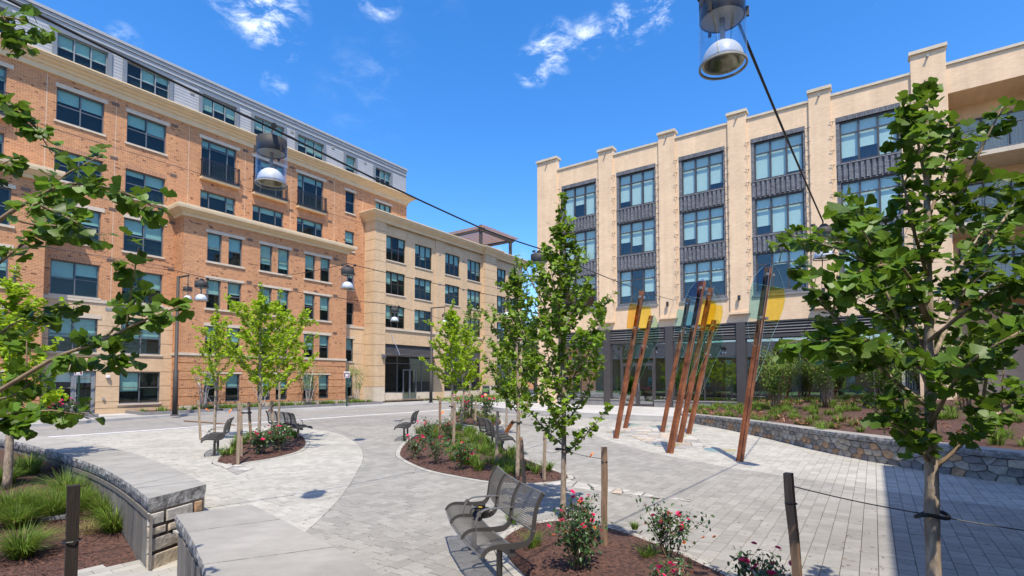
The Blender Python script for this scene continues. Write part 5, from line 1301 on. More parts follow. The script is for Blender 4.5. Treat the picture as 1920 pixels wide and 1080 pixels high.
def shrub(name, label, base, h, w, stems, m, leaf=.05, n=900, bark='pale_bark', zlow=.35, group=None, cat='shrub', ov=True):
    rs = random.Random(zlib.crc32(label.encode())); root = thing(name, label, cat, base, 0, group); ends = []
    for i in range(stems):
        az = rs.uniform(0, 6.28); l = rs.uniform(.6, 1.0); e = Vector((math.cos(az) * w * l * .8, math.sin(az) * w * l * .8, h * rs.uniform(.7, 1.0)))
        s = Vector((math.cos(az) * .1, math.sin(az) * .1, -.03)); md = s.lerp(e, .5) + Vector((-math.cos(az) * w * .12, -math.sin(az) * w * .12, h * .06)); path = spline([s, md, e], 6)
        mb = MB(); mb.tube(path, [(.022 + .008 * rs.random()) * (1 - .75 * k / 6) for k in range(7)], 6); mb.build('stem', MT[bark], root, smooth=True)
        ends.append(path)
        for _ in range(3):
            k = rs.randint(2, 5); p = path[k]; q = p + Vector((rs.uniform(-.5, .5) * w, rs.uniform(-.5, .5) * w, rs.uniform(.15, .4) * h * .6)); ends.append([p, p.lerp(q, .5), q])
            mb = MB(); mb.tube([p, p.lerp(q, .5), q], [.009, .006, .003], 5); mb.build('twig', MT[bark], root)
    pos = []
    while len(pos) < n:
        pa = rs.choice(ends); t = rs.uniform(zlow, 1) * (len(pa) - 1); i = min(int(t), len(pa) - 2); p = pa[i].lerp(pa[i + 1], t - i) + Vector([rs.gauss(0, .1 * w + .03) for _ in range(3)])
        if p.z > h * zlow * .8: pos.append(tuple(p))
    pos = np.array(pos); d = rng.normal(0, 1, (n, 3)); rot = leaf_frames(pos, d, .2, .3)
    bv, bf = LEAF_OV if ov else LEAF_LO
    stuff(leaf_cloud('foliage', bv, bf, pos, rot, leaf * rng.uniform(.6, 1.2, n), MT[m], root)); return root
def lw3(x, y, z): a = LW(x, y); return (a[0], a[1], z)
SG = 'multi stemmed shrubs against the buildings'
shrub('serviceberry', 'thin multi stemmed shrub by the lamp post against the red bay', lw3(3.9, -1.75, .22), 3.3, 1.5, 7, 'leaf_shrub', .085, 700, zlow=.55, group=SG)
shrub('serviceberry', 'multi stemmed shrub behind the four seat bench against the red bay', lw3(10.4, -1.9, .22), 3.0, 1.4, 7, 'leaf_shrub', .09, 900, zlow=.45, group=SG)
shrub('serviceberry', 'multi stemmed shrub beside the right hand speed sign', lw3(14.6, -1.5, .22), 3.1, 1.0, 6, 'leaf_shrub', .095, 800, zlow=.4, group=SG)
shrub('serviceberry', 'bare stemmed shrub low between the two red bay window pairs', lw3(7.2, -1.9, .22), 2.0, 1.2, 6, 'leaf_shrub', .08, 250, zlow=.6, group=SG)
for f, t, h, w, n_, lab in ((.30, .5, 2.5, 1.25, 2600, 'tall many stemmed shrub with small leaves behind the rightmost rust post'), (.42, .6, 2.7, 1.3, 2400, 'many stemmed shrub in the raised bed left of the near tree trunk'), (.55, .62, 2.9, 1.5, 2600, 'large leafy shrub in the raised bed behind the near tree'), (.68, .55, 2.4, 1.3, 2000, 'pale stemmed shrub in the raised bed at the right edge')):
    p = raised_pt(f, t); shrub('crape_myrtle', lab, p, h, w, 9, 'leaf_shrub', .085, int(n_ * 1.7), zlow=.3, bark='twig', group='shrubs in the raised bed')

def blade_tufts(name, centres, nb, length, width, m, parent=None, spread=.05, lean=.75, zf=None):
    """grass: curved tapering blades round each centre, one mesh"""
    vs = []; fs = []; tn = []
    for (cx, cy, cz, sc_) in centres:
        for b in range(nb):
            az = random.uniform(0, 6.283); l = length * sc_ * random.uniform(.55, 1.1); ln = lean * random.uniform(.3, 1.3); r = spread * math.sqrt(random.random()) * sc_
            bx, by = cx + math.cos(az) * r, cy + math.sin(az) * r; dx, dy = math.cos(az + random.uniform(-.5, .5)), math.sin(az + random.uniform(-.5, .5)); px, py = -dy, dx; o = len(vs); w = width * random.uniform(.7, 1.2)
            for k in range(4):
                t = k / 3; out = l * ln * t ** 1.6 * .8; up = l * (t - .42 * ln * t * t); ww = w * (1 - .9 * t ** 1.5)
                vs.append((bx + dx * out - px * ww, by + dy * out - py * ww, cz + up)); vs.append((bx + dx * out + px * ww, by + dy * out + py * ww, cz + up))
            for k in range(3): fs.append((o + 2 * k, o + 2 * k + 1, o + 2 * k + 3, o + 2 * k + 2)); tn.append(random.random())
    mb = MB(); mb.add(vs, fs); me = mb.mesh(name, MT[m]); a = me.attributes.new('tint', 'FLOAT', 'FACE'); a.data.foreach_set('value', tn)
    return link(name, me, parent)
# tussocks in the lower bed, each a plant
tus = [((60, 925), 'big arching grass tussock left of the dark stake in the lower bed'), ((30, 965), 'grass tussock at the left edge below the big arching one'), ((40, 1035), 'dark green grass tussock at the bottom left corner'), ((195, 945), 'light green grass tussock against the plank wall middle'), ((215, 985), 'arching grass tussock at the foot of the plank wall near its end'),
       ((125, 890), 'tall grass tussock by the far plank wall under the cap'), ((55, 868), 'shaded grass tussock near the grey pole in the lower bed'), ((150, 915), 'straw tipped grass tussock between stake and plank wall'), ((12, 880), 'upright grass tussock at the far left edge'), ((100, 940), 'middle grass tussock behind the dark stake'), ((20, 925), 'grass tussock on the left edge above the mulch')]
for (px, py), lab in tus:
    p = P(px, py + 14, -.3); p = Vector((p.x, p.y, bed_z(p.x, p.y))); p = P(px, py + 14, p.z)
    root = thing('grass_tussock', lab, 'grass', (p.x, p.y, bed_z(p.x, p.y)), 0, 'grass tussocks in the lower bed')
    sc_ = random.uniform(.85, 1.2)
    stuff(blade_tufts('blades', [(0, 0, 0, sc_)], 620, .52, .0048, 'grass_blade', root, .12, 1.1)); stuff(blade_tufts('dry_blades', [(0, 0, 0, sc_)], 60, .42, .0035, 'grass_dry', root, .1, 1.2))
p = P(165, 1010, -.42); root = thing('grass_tussock', 'small straw coloured dry grass tussock near the plank wall', 'grass', p, 0, 'grass tussocks in the lower bed'); stuff(blade_tufts('blades', [(0, 0, 0, .8)], 260, .42, .004, 'grass_dry', root, .07, 1.1))
mb = MB(); mb.box(-.16, .16, -.11, .11, 0, .05); q = P(100, 990, -.36); tag(mb.build('valve_box_lid', MT['kerb_stone'], None, (q.x, q.y, bed_z(q.x, q.y) + .0), rz=.5), 'grey valve box lid lying in the lower bed mulch', 'lid')
# low grass in the islands: nobody could count it
def tuft_pts(curve, n, s0=.7, s1=1.2, test=None, z=.06):
    out = []
    while len(out) < n:
        (x, y), = scatter_in(curve, 1)
        if test is None or test(x, y): out.append((x, y, z, random.uniform(s0, s1)))
    return out
stuff(tag(blade_tufts('island_grass', tuft_pts(IB, 120, .7, 1.2, lambda x, y: (x > -2.1 + (14 - y) * .33 and y > 10.0) or y < 10.6), 55, .32, .008, 'grass_blade', None, .1, .85), 'bright grass growing among the mulch on the long island', 'grass'))
stuff(tag(blade_tufts('island_grass', tuft_pts(IA, 46, .7, 1.1, lambda x, y: x < -6.9), 55, .32, .008, 'grass_blade', None, .1, .85), 'grass at the back of the leaf shaped island', 'grass'))
stuff(tag(blade_tufts('island_grass', tuft_pts(IC, 26), 40, .34, .012, 'grass_blade', None, .12, .8), 'grass on the far small island', 'grass'))
nearg = [(P(1000, 1035).x, P(1000, 1035).y, .05, 1.0), (P(960, 985).x, P(960, 985).y, .03, .8), (P(1215, 1060).x, P(1215, 1060).y, .05, 1.0), (P(1190, 1000).x, P(1190, 1000).y, .05, .5)]
stuff(tag(blade_tufts('island_grass', nearg, 150, .24, .0035, 'grass_blade', None, .07, .8), 'small tufts of grass on the front island by the bench', 'grass'))
# ground cover of the raised bed
gc = []; rc = []
for _ in range(230):
    f, t = random.uniform(.02, .95), random.uniform(.05, .95); p = raised_pt(f, t); gc.append((p.x + random.uniform(-.2, .2), p.y + random.uniform(-.2, .2), p.z, random.uniform(.7, 1.2)))
stuff(tag(blade_tufts('raised_bed_grass', gc, 60, .34, .009, 'grass_blade', None, .12, 1.0), 'grass tufts scattered over the raised bed', 'grass'))
for _ in range(55):
    f, t = random.uniform(.05, .95), random.choice((.1, .15, .75, .85, .9)) + random.uniform(-.05, .05); p = raised_pt(f, t)
    for _k in range(22): rc.append((p.x + random.gauss(0, .14), p.y + random.gauss(0, .14), p.z + random.uniform(.03, .22)))
rc = np.array(rc); stuff(tag(leaf_cloud('coral_bells', *LEAF_OV, rc, leaf_frames(rc, rng.normal(0, 1, rc.shape), .1, .3), rng.uniform(.08, .16, len(rc)), MT['red_leaf']), 'reddish leaved ground cover over the raised bed', 'plant'))
chp = [raised_pt(random.uniform(.1, .99), random.uniform(0, .8)) for _ in range(2500)]; pos = np.array([(p.x + random.uniform(-.25, .25), p.y + random.uniform(-.2, .2), p.z + .01) for p in chp])
stuff(leaf_cloud('mulch_chips', chip_v, chip_f, pos, rand_rot(2500, .3), rng.uniform(.5, 1.4, 2500) * .07, MT['mulch_chip'], raised))

def petal_ball():
    vs = []; fs = []
    for ring, (n, r, tl) in enumerate(((6, .5, .25), (5, .38, .7), (4, .22, 1.15))):
        for k in range(n):
            a = 6.283 * k / n + ring * .5; d = Vector((math.cos(a), math.sin(a), 0)); s = Vector((-d.y, d.x, 0)); up = Vector((0, 0, 1)); o = len(vs)
            for w, t in ((.02, 0), (.24, .55), (.17, 1.0)):
                c = d * (r * t * math.cos(tl) + .03) + up * (r * t * math.sin(tl) + ring * .03); vs += [tuple(c - s * w), tuple(c + s * w)]
            fs += [(o, o + 1, o + 3, o + 2), (o + 2, o + 3, o + 5, o + 4)]
    return vs, fs
_pb = MB(); _pb.add(*petal_ball()); bloom_me = {m: _pb.mesh('flower', MT[m]) for m in ('rose_pink', 'rose_spent')}
def rose(label, base, h, w, n_leaf, pink, spent, bl=.06, leaf=.045, group='rose bushes'):
    rs = random.Random(zlib.crc32(label.encode())); root = thing('rose_bush', label, 'rose bush', base, 0, group); tips = []; mid = []
    for i in range(11):
        az = rs.uniform(0, 6.28); e = Vector((math.cos(az) * w * rs.uniform(.2, 1), math.sin(az) * w * rs.uniform(.2, 1), h * rs.uniform(.6, 1))); s = Vector((rs.gauss(0, .03), rs.gauss(0, .03), -.03)); m_ = s.lerp(e, .5) + Vector((0, 0, .08 * h)); pa = spline([s, m_, e], 5)
        mb = MB(); mb.tube(pa, [.006, .006, .005, .004, .003, .002], 5); mb.build('stem', MT['twig'], root); tips.append(e); mid.append(pa)
        for _ in range(2): k = rs.randint(2, 4); q = pa[k] + Vector((rs.gauss(0, .3 * w), rs.gauss(0, .3 * w), rs.uniform(.08, .3) * h)); mb = MB(); mb.tube([pa[k], q], [.004, .002], 4); mb.build('stem', MT['twig'], root); tips.append(q); mid.append([pa[k], q])
    pos = []
    for _ in range(n_leaf):
        pa = rs.choice(mid); t = rs.uniform(.25, 1) * (len(pa) - 1); i = min(int(t), len(pa) - 2); pos.append(tuple(pa[i].lerp(pa[i + 1], t - i) + Vector([rs.gauss(0, .045 * (w / .3)) for _ in range(3)])))
    pos = np.array(pos); stuff(leaf_cloud('foliage', *LEAF_OV, pos, leaf_frames(pos, rng.normal(0, 1, pos.shape), .1, .3), leaf * rng.uniform(.6, 1.3, n_leaf), MT['rose_leaf'], root))
    for k in range(pink + spent):
        t = rs.choice(tips) + Vector([rs.gauss(0, .025) for _ in range(3)]); m_ = 'rose_pink' if k < pink else 'rose_spent'
        if m_ == 'rose_spent': t.z -= rs.uniform(0, .25) * h
        else: t.z += rs.uniform(0, .05)
        for c in range(rs.randint(1, 3) if k < pink else 1):
            o = link('flower', bloom_me[m_], root, t + Vector([rs.gauss(0, bl * .35) for _ in range(3)])); s_ = bl * rs.uniform(.7, 1.15) * (.65 if m_ == 'rose_spent' else 1); o.scale = (s_,) * 3; o.rotation_euler = (rs.uniform(-.7, .7), rs.uniform(-.7, .7), rs.uniform(0, 6))
    return root
def G3(px, py, z=.05): q = P(px, py, z); return (q.x, q.y, z)
rose('dark leaved rose bush with pink blooms right beside the near bench', G3(1080, 1078), .62, .30, 700, 7, 14, .055, .05)
rose('leggy rose bush with pink blooms left of the tall stake', (.72, 5.9, .06), .5, .26, 420, 6, 8, .05, .045)
rose('rose bush with orange seed heads in the middle of the front island', G3(1252, 1050), .62, .30, 620, 6, 18, .055, .045)
rose('rose bush with magenta blooms by the leaning stake at the bottom', (1.92, 4.05, .05), .52, .27, 520, 8, 6, .055, .045)
rose('rose bush with pink blooms at the bottom edge of the front island', (1.35, 4.35, .05), .3, .22, 300, 6, 2, .05, .045)
for px, py, h, lab in ((778, 860, .75, 'rose bush at the left tip of the long island'), (818, 868, .95, 'tall orange flowered rose bush on the long island'), (862, 880, .8, 'rose bush with red blooms at the front of the long island'), (802, 830, 1.0, 'leggy pink rose bush behind on the long island'), (842, 826, 1.0, 'dark rose bush behind the thin props on the long island')):
    rose(lab, G3(px, py), h * .68, .34, 420, 4, 9, .07, .06)
for px, py, h, lab in ((872, 786, 1.1, 'left rose bush on the far small island'), (910, 792, 1.2, 'right rose bush full of pink blooms on the far small island')): rose(lab, G3(px, py), h, .55, 420, 9, 4, .12, .11)
for px, py, h, lab in ((492, 850, .95, 'rose bush with red blooms left on the leaf shaped island'), (525, 845, .9, 'rose bush with red blooms right on the leaf shaped island')): rose(lab, G3(px, py), h * .75, .42, 520, 5, 8, .065, .075)
for x, lab in ((-1.6, 'pink rose bush below the garden door of the red building'), (-2.5, 'pink rose bush left of the garden door of the red building')): rose(lab, lw3(x, -1.5, .25), .72, .5, 380, 14, 4, .13, .11)
gc = [(*LW(random.uniform(.95, 16), random.uniform(-2.3, -1.4)), .22, random.uniform(.6, 1.2)) for _ in range(60)] + [(*LW(random.uniform(-7.5, -3), random.uniform(-2.0, -1.3)), .22, random.uniform(.7, 1.2)) for _ in range(18)]
stuff(tag(blade_tufts('border_plants', gc, 34, .4, .02, 'grass_blade', None, .2, .8), 'low green border plants along the red building', 'plant'))
for px, py, lab in ((880, 752, 'low planting bed at the far corner kerb'), (945, 747, 'low planting bed left of the leasing board'), (1010, 752, 'low planting bed before the right building corner')):
    c = P(px, py, .1); root = thing('border_bed', lab, 'plant', (c.x, c.y, .02), 0, 'low beds at the far corner'); n = 900
    pos = np.stack([rng.normal(0, 1.4, n), rng.normal(0, .8, n), np.abs(rng.normal(0, .22, n))], 1); stuff(leaf_cloud('foliage', *LEAF_OV, pos, leaf_frames(pos, rng.normal(0, 1, pos.shape), 0, .3), rng.uniform(.15, .32, n), MT['leaf_shrub'], root))
# far trees beyond the gap between the buildings, and shrubs that the shop windows mirror
def far_tree(label, base, h, w, n, m='leaf_far', leaf=.6, name='far_tree', group='trees beyond the buildings', cat='tree', low=.3):
    root = thing(name, label, cat, base, 0, group); mb = MB(); mb.tube([(0, 0, -.3), (0, 0, h * .4), (w * .05, 0, h * .8)], [.03 * h, .022 * h, .006 * h], 8); mb.build('trunk', MT['bark'], root, smooth=True)
    cl_ = [(random.gauss(0, .33) * w, random.gauss(0, .33) * w, h * random.uniform(low, .93)) for _ in range(26)]; pos = []
    for i in range(n):
        c = random.choice(cl_); pos.append([c[k] + random.gauss(0, .13 * w) for k in range(3)])
    pos = np.array(pos); stuff(leaf_cloud('crown', *LEAF_OV, pos, leaf_frames(pos, rng.normal(0, 1, pos.shape), .1, .3), leaf * rng.uniform(.6, 1.3, n), MT[m], root)); return root
for px, d, h, w, lab in ((985, 85, 13, 6, 'far broad tree in the gap left of the buff building'), (1004, 70, 9.5, 5, 'nearer far tree in the gap beside the buff building'), (945, 95, 12, 6, 'far tree behind the tan building end')):
    p = at(px, 712, d); far_tree(lab, (p.x, p.y, 0), h, w, 2600, leaf=.7)
for x, y, lab in ((-33, 6, 'round hedge bush on the lawn nearest the street'), (-36, -4, 'round hedge bush before the brick house'), (-30, -12, 'round hedge bush at the lawn end')): far_tree(lab, (x, y, -.3), 2.6, 2.2, 2200, 'leaf_mid', .3, 'hedge_bush', 'hedge bushes on the lawn', 'shrub', .1)
for x, y, lab in ((-44, 10, 'shade tree on the lawn left of the house'),): far_tree(lab, (x, y, -.3), 11, 5, 2600, 'leaf_mid', .5, group='shade trees on the lawn')
mb = MB(); p = at(1000, 712, 110); mb.box(-9, 9, 0, 8, 0, 7); mb2 = thing('far_brick_block', 'low red brick block far off in the gap', 'building', (p.x, p.y, 0), .1); mb.build('wall', MT['red_brick'], mb2, uv=True); q = MB(); q.box(-9.2, 9.2, -.2, 8.2, 7, 7.3); q.build('roof', MT['shingle'], mb2)

# ================================================================ LAMPS, CABLES, POSTS, SIGNS
def make_lamp():
    """hanging lantern, origin at its cable hook"""
    root = empty('hanging_lamp'); r = .172
    mb = MB(); mb.lathe([(0, -.10), (r - .03, -.10), (r, -.115), (r, -.275), (r - .012, -.285), (r - .014, -.272)], 28); cap = mb.build('cap', MT['lamp_metal'], root, smooth=False)
    for p in cap.data.polygons: p.use_smooth = abs(p.normal.z) < .3
    mb = MB(); mb.lathe([(r - .014, -.276), (0, -.276)], 28); mb.build('underplate', MT['lamp_under'], cap)
    mb = MB(); mb.add([(-.11, -.012, -.10), (.13, -.012, -.10), (.05, -.012, -.02), (-.03, -.012, -.02), (-.11, .012, -.10), (.13, .012, -.10), (.05, .012, -.02), (-.03, .012, -.02)], [(0, 1, 2, 3), (7, 6, 5, 4), (0, 4, 5, 1), (1, 5, 6, 2), (2, 6, 7, 3), (3, 7, 4, 0)]); mb.build('bracket', MT['black_metal'], root)
    mb = MB(); mb.tube(spline([(-.17, 0, .0), (-.13, 0, -.03), (-.10, 0, -.09), (-.06, 0, -.105)], 8), .017, 8); mb.tube([(-.2, 0, 0), (-.14, 0, .0)], .026, 8); mb.build('hanger_arm', MT['black_metal'], root, smooth=True)
    mb = MB(); mb.tube([(.2, 0, -.035), (.26, 0, -.045)], .03, 8); mb.build('cable_clamp', MT['black_metal'], root)
    mb = MB(); mb.lathe([(r + .004, -.2), (r + .004, -.66), (r + .001, -.662), (r + .001, -.2)], 32); mb.build('glass_cylinder', MT['lamp_glass'], root, smooth=True)
    mb = MB(); mb.lathe([(r + .009, -.652), (r + .009, -.668), (r - .006, -.668), (r - .006, -.652), (r + .009, -.652)], 32); mb.build('glass_rim', MT['lamp_under'], root)
    mb = MB(); mb.tube([(0, 0, -.27), (0, 0, -.49)], .02, 10); mb.build('stem', MT['lamp_under'], root, smooth=True)
    mb = MB(); mb.lathe([(.001, -.468)] + [(.155 * math.sin(t), -.625 + .157 * math.cos(t)) for t in [R(a) for a in range(8, 91, 8)]] + [(.157, -.64), (.148, -.642)], 28); dm = mb.build('dome', MT['lamp_dome'], root, smooth=True)
    mb = MB(); mb.lathe([(.15, -.641), (.118, -.636), (.1, -.57), (.001, -.55)], 24); mb.build('reflector', MT['lamp_inside'], dm, smooth=True)
    for k in range(3):
        a = 2.1 * k + .5; c, s = math.cos(a), math.sin(a); mb = MB(); mb.bar(((r + .012) * c, (r + .012) * s, -.225), ((r + .012) * c, (r + .012) * s, -.3), .02, .02, up=(c, s, 0)); mb.build('clip', MT['lamp_metal'], root)
    return root
proto = make_lamp(); first = [True]
def hang(label, pt, rz, group='lanterns hung on cables', sc_=1.0):
    o = proto if first[0] else copy_tree(proto); first[0] = False
    o.location = pt; o.rotation_euler = (0, 0, rz); o.scale = (sc_,) * 3; return tag(o, label, 'lamp', group)
LA = at(510, 245, 6.1); LC = at(1010, 468, 11.0); LB = at(1353, -28, 3.95); LD = at(1543, 418, 9.3); LE = at(652, 496, 13.8); LF = at(378, 521, 14.6); LG = at(740, 573, 21.3); LH = at(951, 560, 18)
hang('hanging lantern low in front of the grey attic of the red building', LA, R(-60))
hang('large hanging lantern at the top edge against the blue sky', LB, R(-50))
hang('hanging lantern behind the slim middle tree at the buff corner', LC, R(-55))
hang('dark topped lantern half hidden in the near right tree leaves', LD, R(-55))
hang('small hanging lantern in front of the red bay right end', LE, R(-20))
hang('small hanging lantern beside the tall lamp post', LF, R(-20))
hang('tiny hanging lantern before the tan building first floor window', LG, R(-30))
hang('tiny hanging lantern mostly behind the narrow ginkgo', LH, R(-30))
def cable(label, pts, r, sag=.05):
    out = []
    for a, b in zip(pts[:-1], pts[1:]):
        for k in range(10): t = k / 10; q = Vector(a).lerp(Vector(b), t); q.z -= sag * (b - a).length * .1 * 4 * t * (1 - t); out.append(q)
    out.append(pts[-1]); mb = MB(); mb.tube(out, r, 6); return tag(mb.build('cable', MT['rubber'], smooth=True), label, 'cable', 'lantern cables')
an1 = Vector((*RW(1.5, -.05), 6.6)); an2 = Vector((*RW(9.0, -.05), 6.6))
cable('black cable crossing the sky from top left to the buff building', [Vector((-11, -3, 7.0)), Vector((-4.45, 4.45, 5.27)), LA + Vector((0, 0, .03)), at(910, 431, 9.6), LC + Vector((0, 0, .03)), an1], .0135, .06)
cable('black cable slanting down at top right into the near tree', [LB + (LB - LD) * .9 + Vector((0, 0, .5)), LB + Vector((0, 0, .03)), LD + Vector((0, 0, .03)), an2], .0135, .05)
cable('thin cable over the street holding the two left lanterns', [Vector((*LW(-1, 0), 8.3)), at(330, 507, 15.2), LF + Vector((0, 0, .03)), LG + Vector((0, 0, .02)), Vector((*LW(33, -1.6), 6.8))], .01, .06)
cable('thin cable from the red bay past the tan building', [Vector((*LW(7, -1.2), 8.3)), LE + Vector((0, 0, .03)), LH + Vector((0, 0, .02)), Vector((*RW(-5.5, -.1), 6.4))], .01, .06)

def lamp_post(label, base, h, arm):
    root = thing('lamp_post', label, 'lamp post', base, 0, 'street lamp posts'); mb = MB(); mb.tube([(0, 0, 0), (0, 0, 2.3), (0, 0, 2.32), (0, 0, h)], [.125, .115, .085, .07], 12); mb.build('pole', MT['lamp_metal'], root, smooth=True)
    mb = MB(); mb.lathe([(0, .0), (.2, 0), (.2, .05), (.13, .07)], 14); mb.build('base_plate', MT['lamp_metal'], root)
    mb = MB(); mb.tube([(0, 0, h - .03), (arm, 0, h + .06)], .05, 8); mb.tube([(arm - .05, 0, h + .05), (arm - .05, 0, h - .45)], .02, 6); mb.build('arm', MT['lamp_metal'], root)
    c = copy_tree(proto, root)
    for k in ('label', 'category', 'group'):
        if k in c: del c[k]
    c.name = 'lantern'; c.location = (arm - .05, 0, h - .4); c.scale = (1.2,) * 3; return root
lamp_post('tall dark lamp post with one lantern before the red building', (-17.0, 25.9, .1), 7.05, .55)
lamp_post('tall dark lamp post before the tan building shopfront', (-6.37, 40.3, .1), 7.5, 1.1)

def text(body, size, m, parent, loc, rot=(R(90), 0, 0), ext=.002, align='CENTER', bold=0):
    cu = bpy.data.curves.new('lettering', 'FONT'); cu.body = body; cu.size = size; cu.align_x = align; cu.extrude = ext; cu.resolution_u = 3; cu.offset = bold
    tmp = bpy.data.objects.new('lettering', cu); col.objects.link(tmp); me = bpy.data.meshes.new_from_object(tmp.evaluated_get(bpy.context.evaluated_depsgraph_get())); bpy.data.objects.remove(tmp); me.materials.clear(); me.materials.append(MT[m])
    o = link('lettering', me, parent, loc); o.rotation_euler = rot; return o
def sign(label, base, h, w, hh, rz):
    root = thing('speed_sign', label, 'sign', base, rz, 'small road signs'); mb = MB(); mb.box(-.035, .035, -.02, .03, 0, h); mb.build('post', MT['sign_green'], root)
    mb = MB(); mb.box(-w / 2, w / 2, -.035, -.022, h - hh, h); pl = mb.build('plate', MT['sign_white'], root)
    mb = MB(); mb.box(-w / 2 + .02, w / 2 - .02, -.039, -.035, h - hh + .015, h - .09); mb.build('field', MT['sign_maroon'], pl)
    text('30', hh * .56, 'sign_white', pl, (0, -.041, h - hh * .77), bold=.012)
    mb = MB(); mb.box(-w / 2 + .06, w / 2 - .06, -.043, -.039, h - hh + .03, h - hh + .05); mb.box(-w / 2 + .05, w / 2 - .05, -.038, -.035, h - .06, h - .03, 1); mb.build('small_line', [MT['sign_white'], MT['vent_grey']], pl); return root
sign('speed sign reading 30 on a dark green post by the garden door', (-18.58, 21.98, .1), 2.32, .4, .33, R(-8))
sign('far speed sign reading 30 on a post before the red bay end', (-11.17, 34.68, .1), 2.35, .42, .42, R(-5))
sb_ = thing('sandwich_board', 'black sandwich board reading Leasing Office with orange arrow disc', 'sign', P(911, 747, .1), R(-8)); bw, bh_ = .66, 1.2
for s_ in (-1, 1):
    mb = MB(); vs = [(-bw / 2, s_ * .3, 0), (bw / 2, s_ * .3, 0), (bw / 2, s_ * .03, bh_), (-bw / 2, s_ * .03, bh_)]; mb.add(vs + [(x, y + .02 * s_, z) for x, y, z in vs], [(0, 1, 2, 3), (7, 6, 5, 4), (0, 4, 5, 1), (1, 5, 6, 2), (2, 6, 7, 3), (3, 7, 4, 0)]); bd = mb.build('board', MT['board_black'], sb_)
    if s_ < 0:
        tl = R(90) - math.atan2(.27, bh_)
        text('Leasing', .2, 'board_green', bd, (0, -.15, .86), (tl, 0, 0)); text('Office', .2, 'board_green', bd, (0, -.20, .66), (tl, 0, 0))
        mb = MB(); mb.lathe([(0, 0), (.17, 0), (.17, .008), (0, .008)], 24); o = mb.build('disc', MT['board_orange'], bd, (0, -.262, .34)); o.rotation_euler = (tl, 0, 0)
        mb = MB(); mb.add([(-.11, 0, .012), (-.02, -.09, .012), (-.02, -.03, .012), (.1, -.03, .012), (.1, .03, .012), (-.02, .03, .012), (-.02, .09, .012)], [(0, 1, 6), (2, 3, 4, 5)]); o = mb.build('arrow', MT['sign_white'], bd, (0, -.264, .34)); o.rotation_euler = (tl, 0, 0)
ds = thing('dish_aerial', 'small white dish aerial on a thin pole in the planting by the lamp post', 'dish', lw3(4.6, -2.0, .2)); c = at(370, 722, ds.location.y) - ds.location
mb = MB(); mb.tube([(0, 0, 0), (c.x, 0, c.z)], .02, 6); mb.build('pole', MT['vent_grey'], ds)
mb = MB(); mb.lathe([(0, .06), (.08, .05), (.16, .02), (.2, 0), (.2, -.012), (.14, .0), (0, .045)], 18); o = mb.build('dish', MT['dish_white'], ds, (c.x, -.03, c.z), smooth=True); o.rotation_euler = (R(-65), R(20), 0)

# ================================================================ BENCHES
PROF = [(.0, .372), (-.012, .40), (-.045, .428), (-.10, .44), (-.19, .432), (-.30, .418), (-.37, .418), (-.43, .432), (-.475, .475), (-.495, .54), (-.505, .62), (-.52, .71), (-.555, .80), (-.60, .865)]
SWD = .54
def prof_pts(i0, i1, sub=4):
    p = spline([(0, a, b) for a, b in PROF], (len(PROF) - 1) * sub); return p[i0 * sub:i1 * sub + 1]
def lattice(path, pitch=.0185, w=.0060):
    mb = MB(); n = int((SWD - .04) / pitch); off = .012
    nr = []
    for i in range(len(path)):
        d = (path[min(i + 1, len(path) - 1)] - path[max(i - 1, 0)]).normalized(); nr.append(Vector((0, -d.z, d.y)))
    for k in range(n + 1):
        x = -SWD / 2 + .02 + (SWD - .04) * k / n; vs = []; 
        for p in path: vs += [(x - w / 2, p.y, p.z), (x + w / 2, p.y, p.z)]
        mb.add(vs, [(2 * i, 2 * i + 1, 2 * i + 3, 2 * i + 2) for i in range(len(path) - 1)])
        vs = []
        for p, q in zip(path, nr): vs += [(x, p.y - q.y * .003, p.z - q.z * .003), (x, p.y + q.y * .001, p.z + q.z * .001)]
        mb.add(vs, [(2 * i, 2 * i + 1, 2 * i + 3, 2 * i + 2) for i in range(len(path) - 1)])
    d = [0]
    for a, b in zip(path[:-1], path[1:]): d.append(d[-1] + (b - a).length)
    m = int(d[-1] / pitch)
    for k in range(m + 1):
        t = d[-1] * k / m; j = min(max(i for i in range(len(d)) if d[i] <= t + 1e-9), len(path) - 2); q = path[j].lerp(path[j + 1], (t - d[j]) / (d[j + 1] - d[j])); e = (path[j + 1] - path[j]).normalized() * w / 2; nn = Vector((0, -e.z, e.y)).normalized() * .0012
        mb.add([(-SWD / 2 + .015, q.y - e.y + nn.y, q.z - e.z + nn.z), (SWD / 2 - .015, q.y - e.y + nn.y, q.z - e.z + nn.z), (SWD / 2 - .015, q.y + e.y + nn.y, q.z + e.z + nn.z), (-SWD / 2 + .015, q.y + e.y + nn.y, q.z + e.z + nn.z)], [(0, 1, 2, 3)])
    return mb
seat_path, back_path = prof_pts(0, 5), prof_pts(9, 13)
seat_me = lattice(seat_path).mesh('seat', MT['bench_metal']); back_me = lattice(back_path).mesh('backrest', MT['bench_metal'])
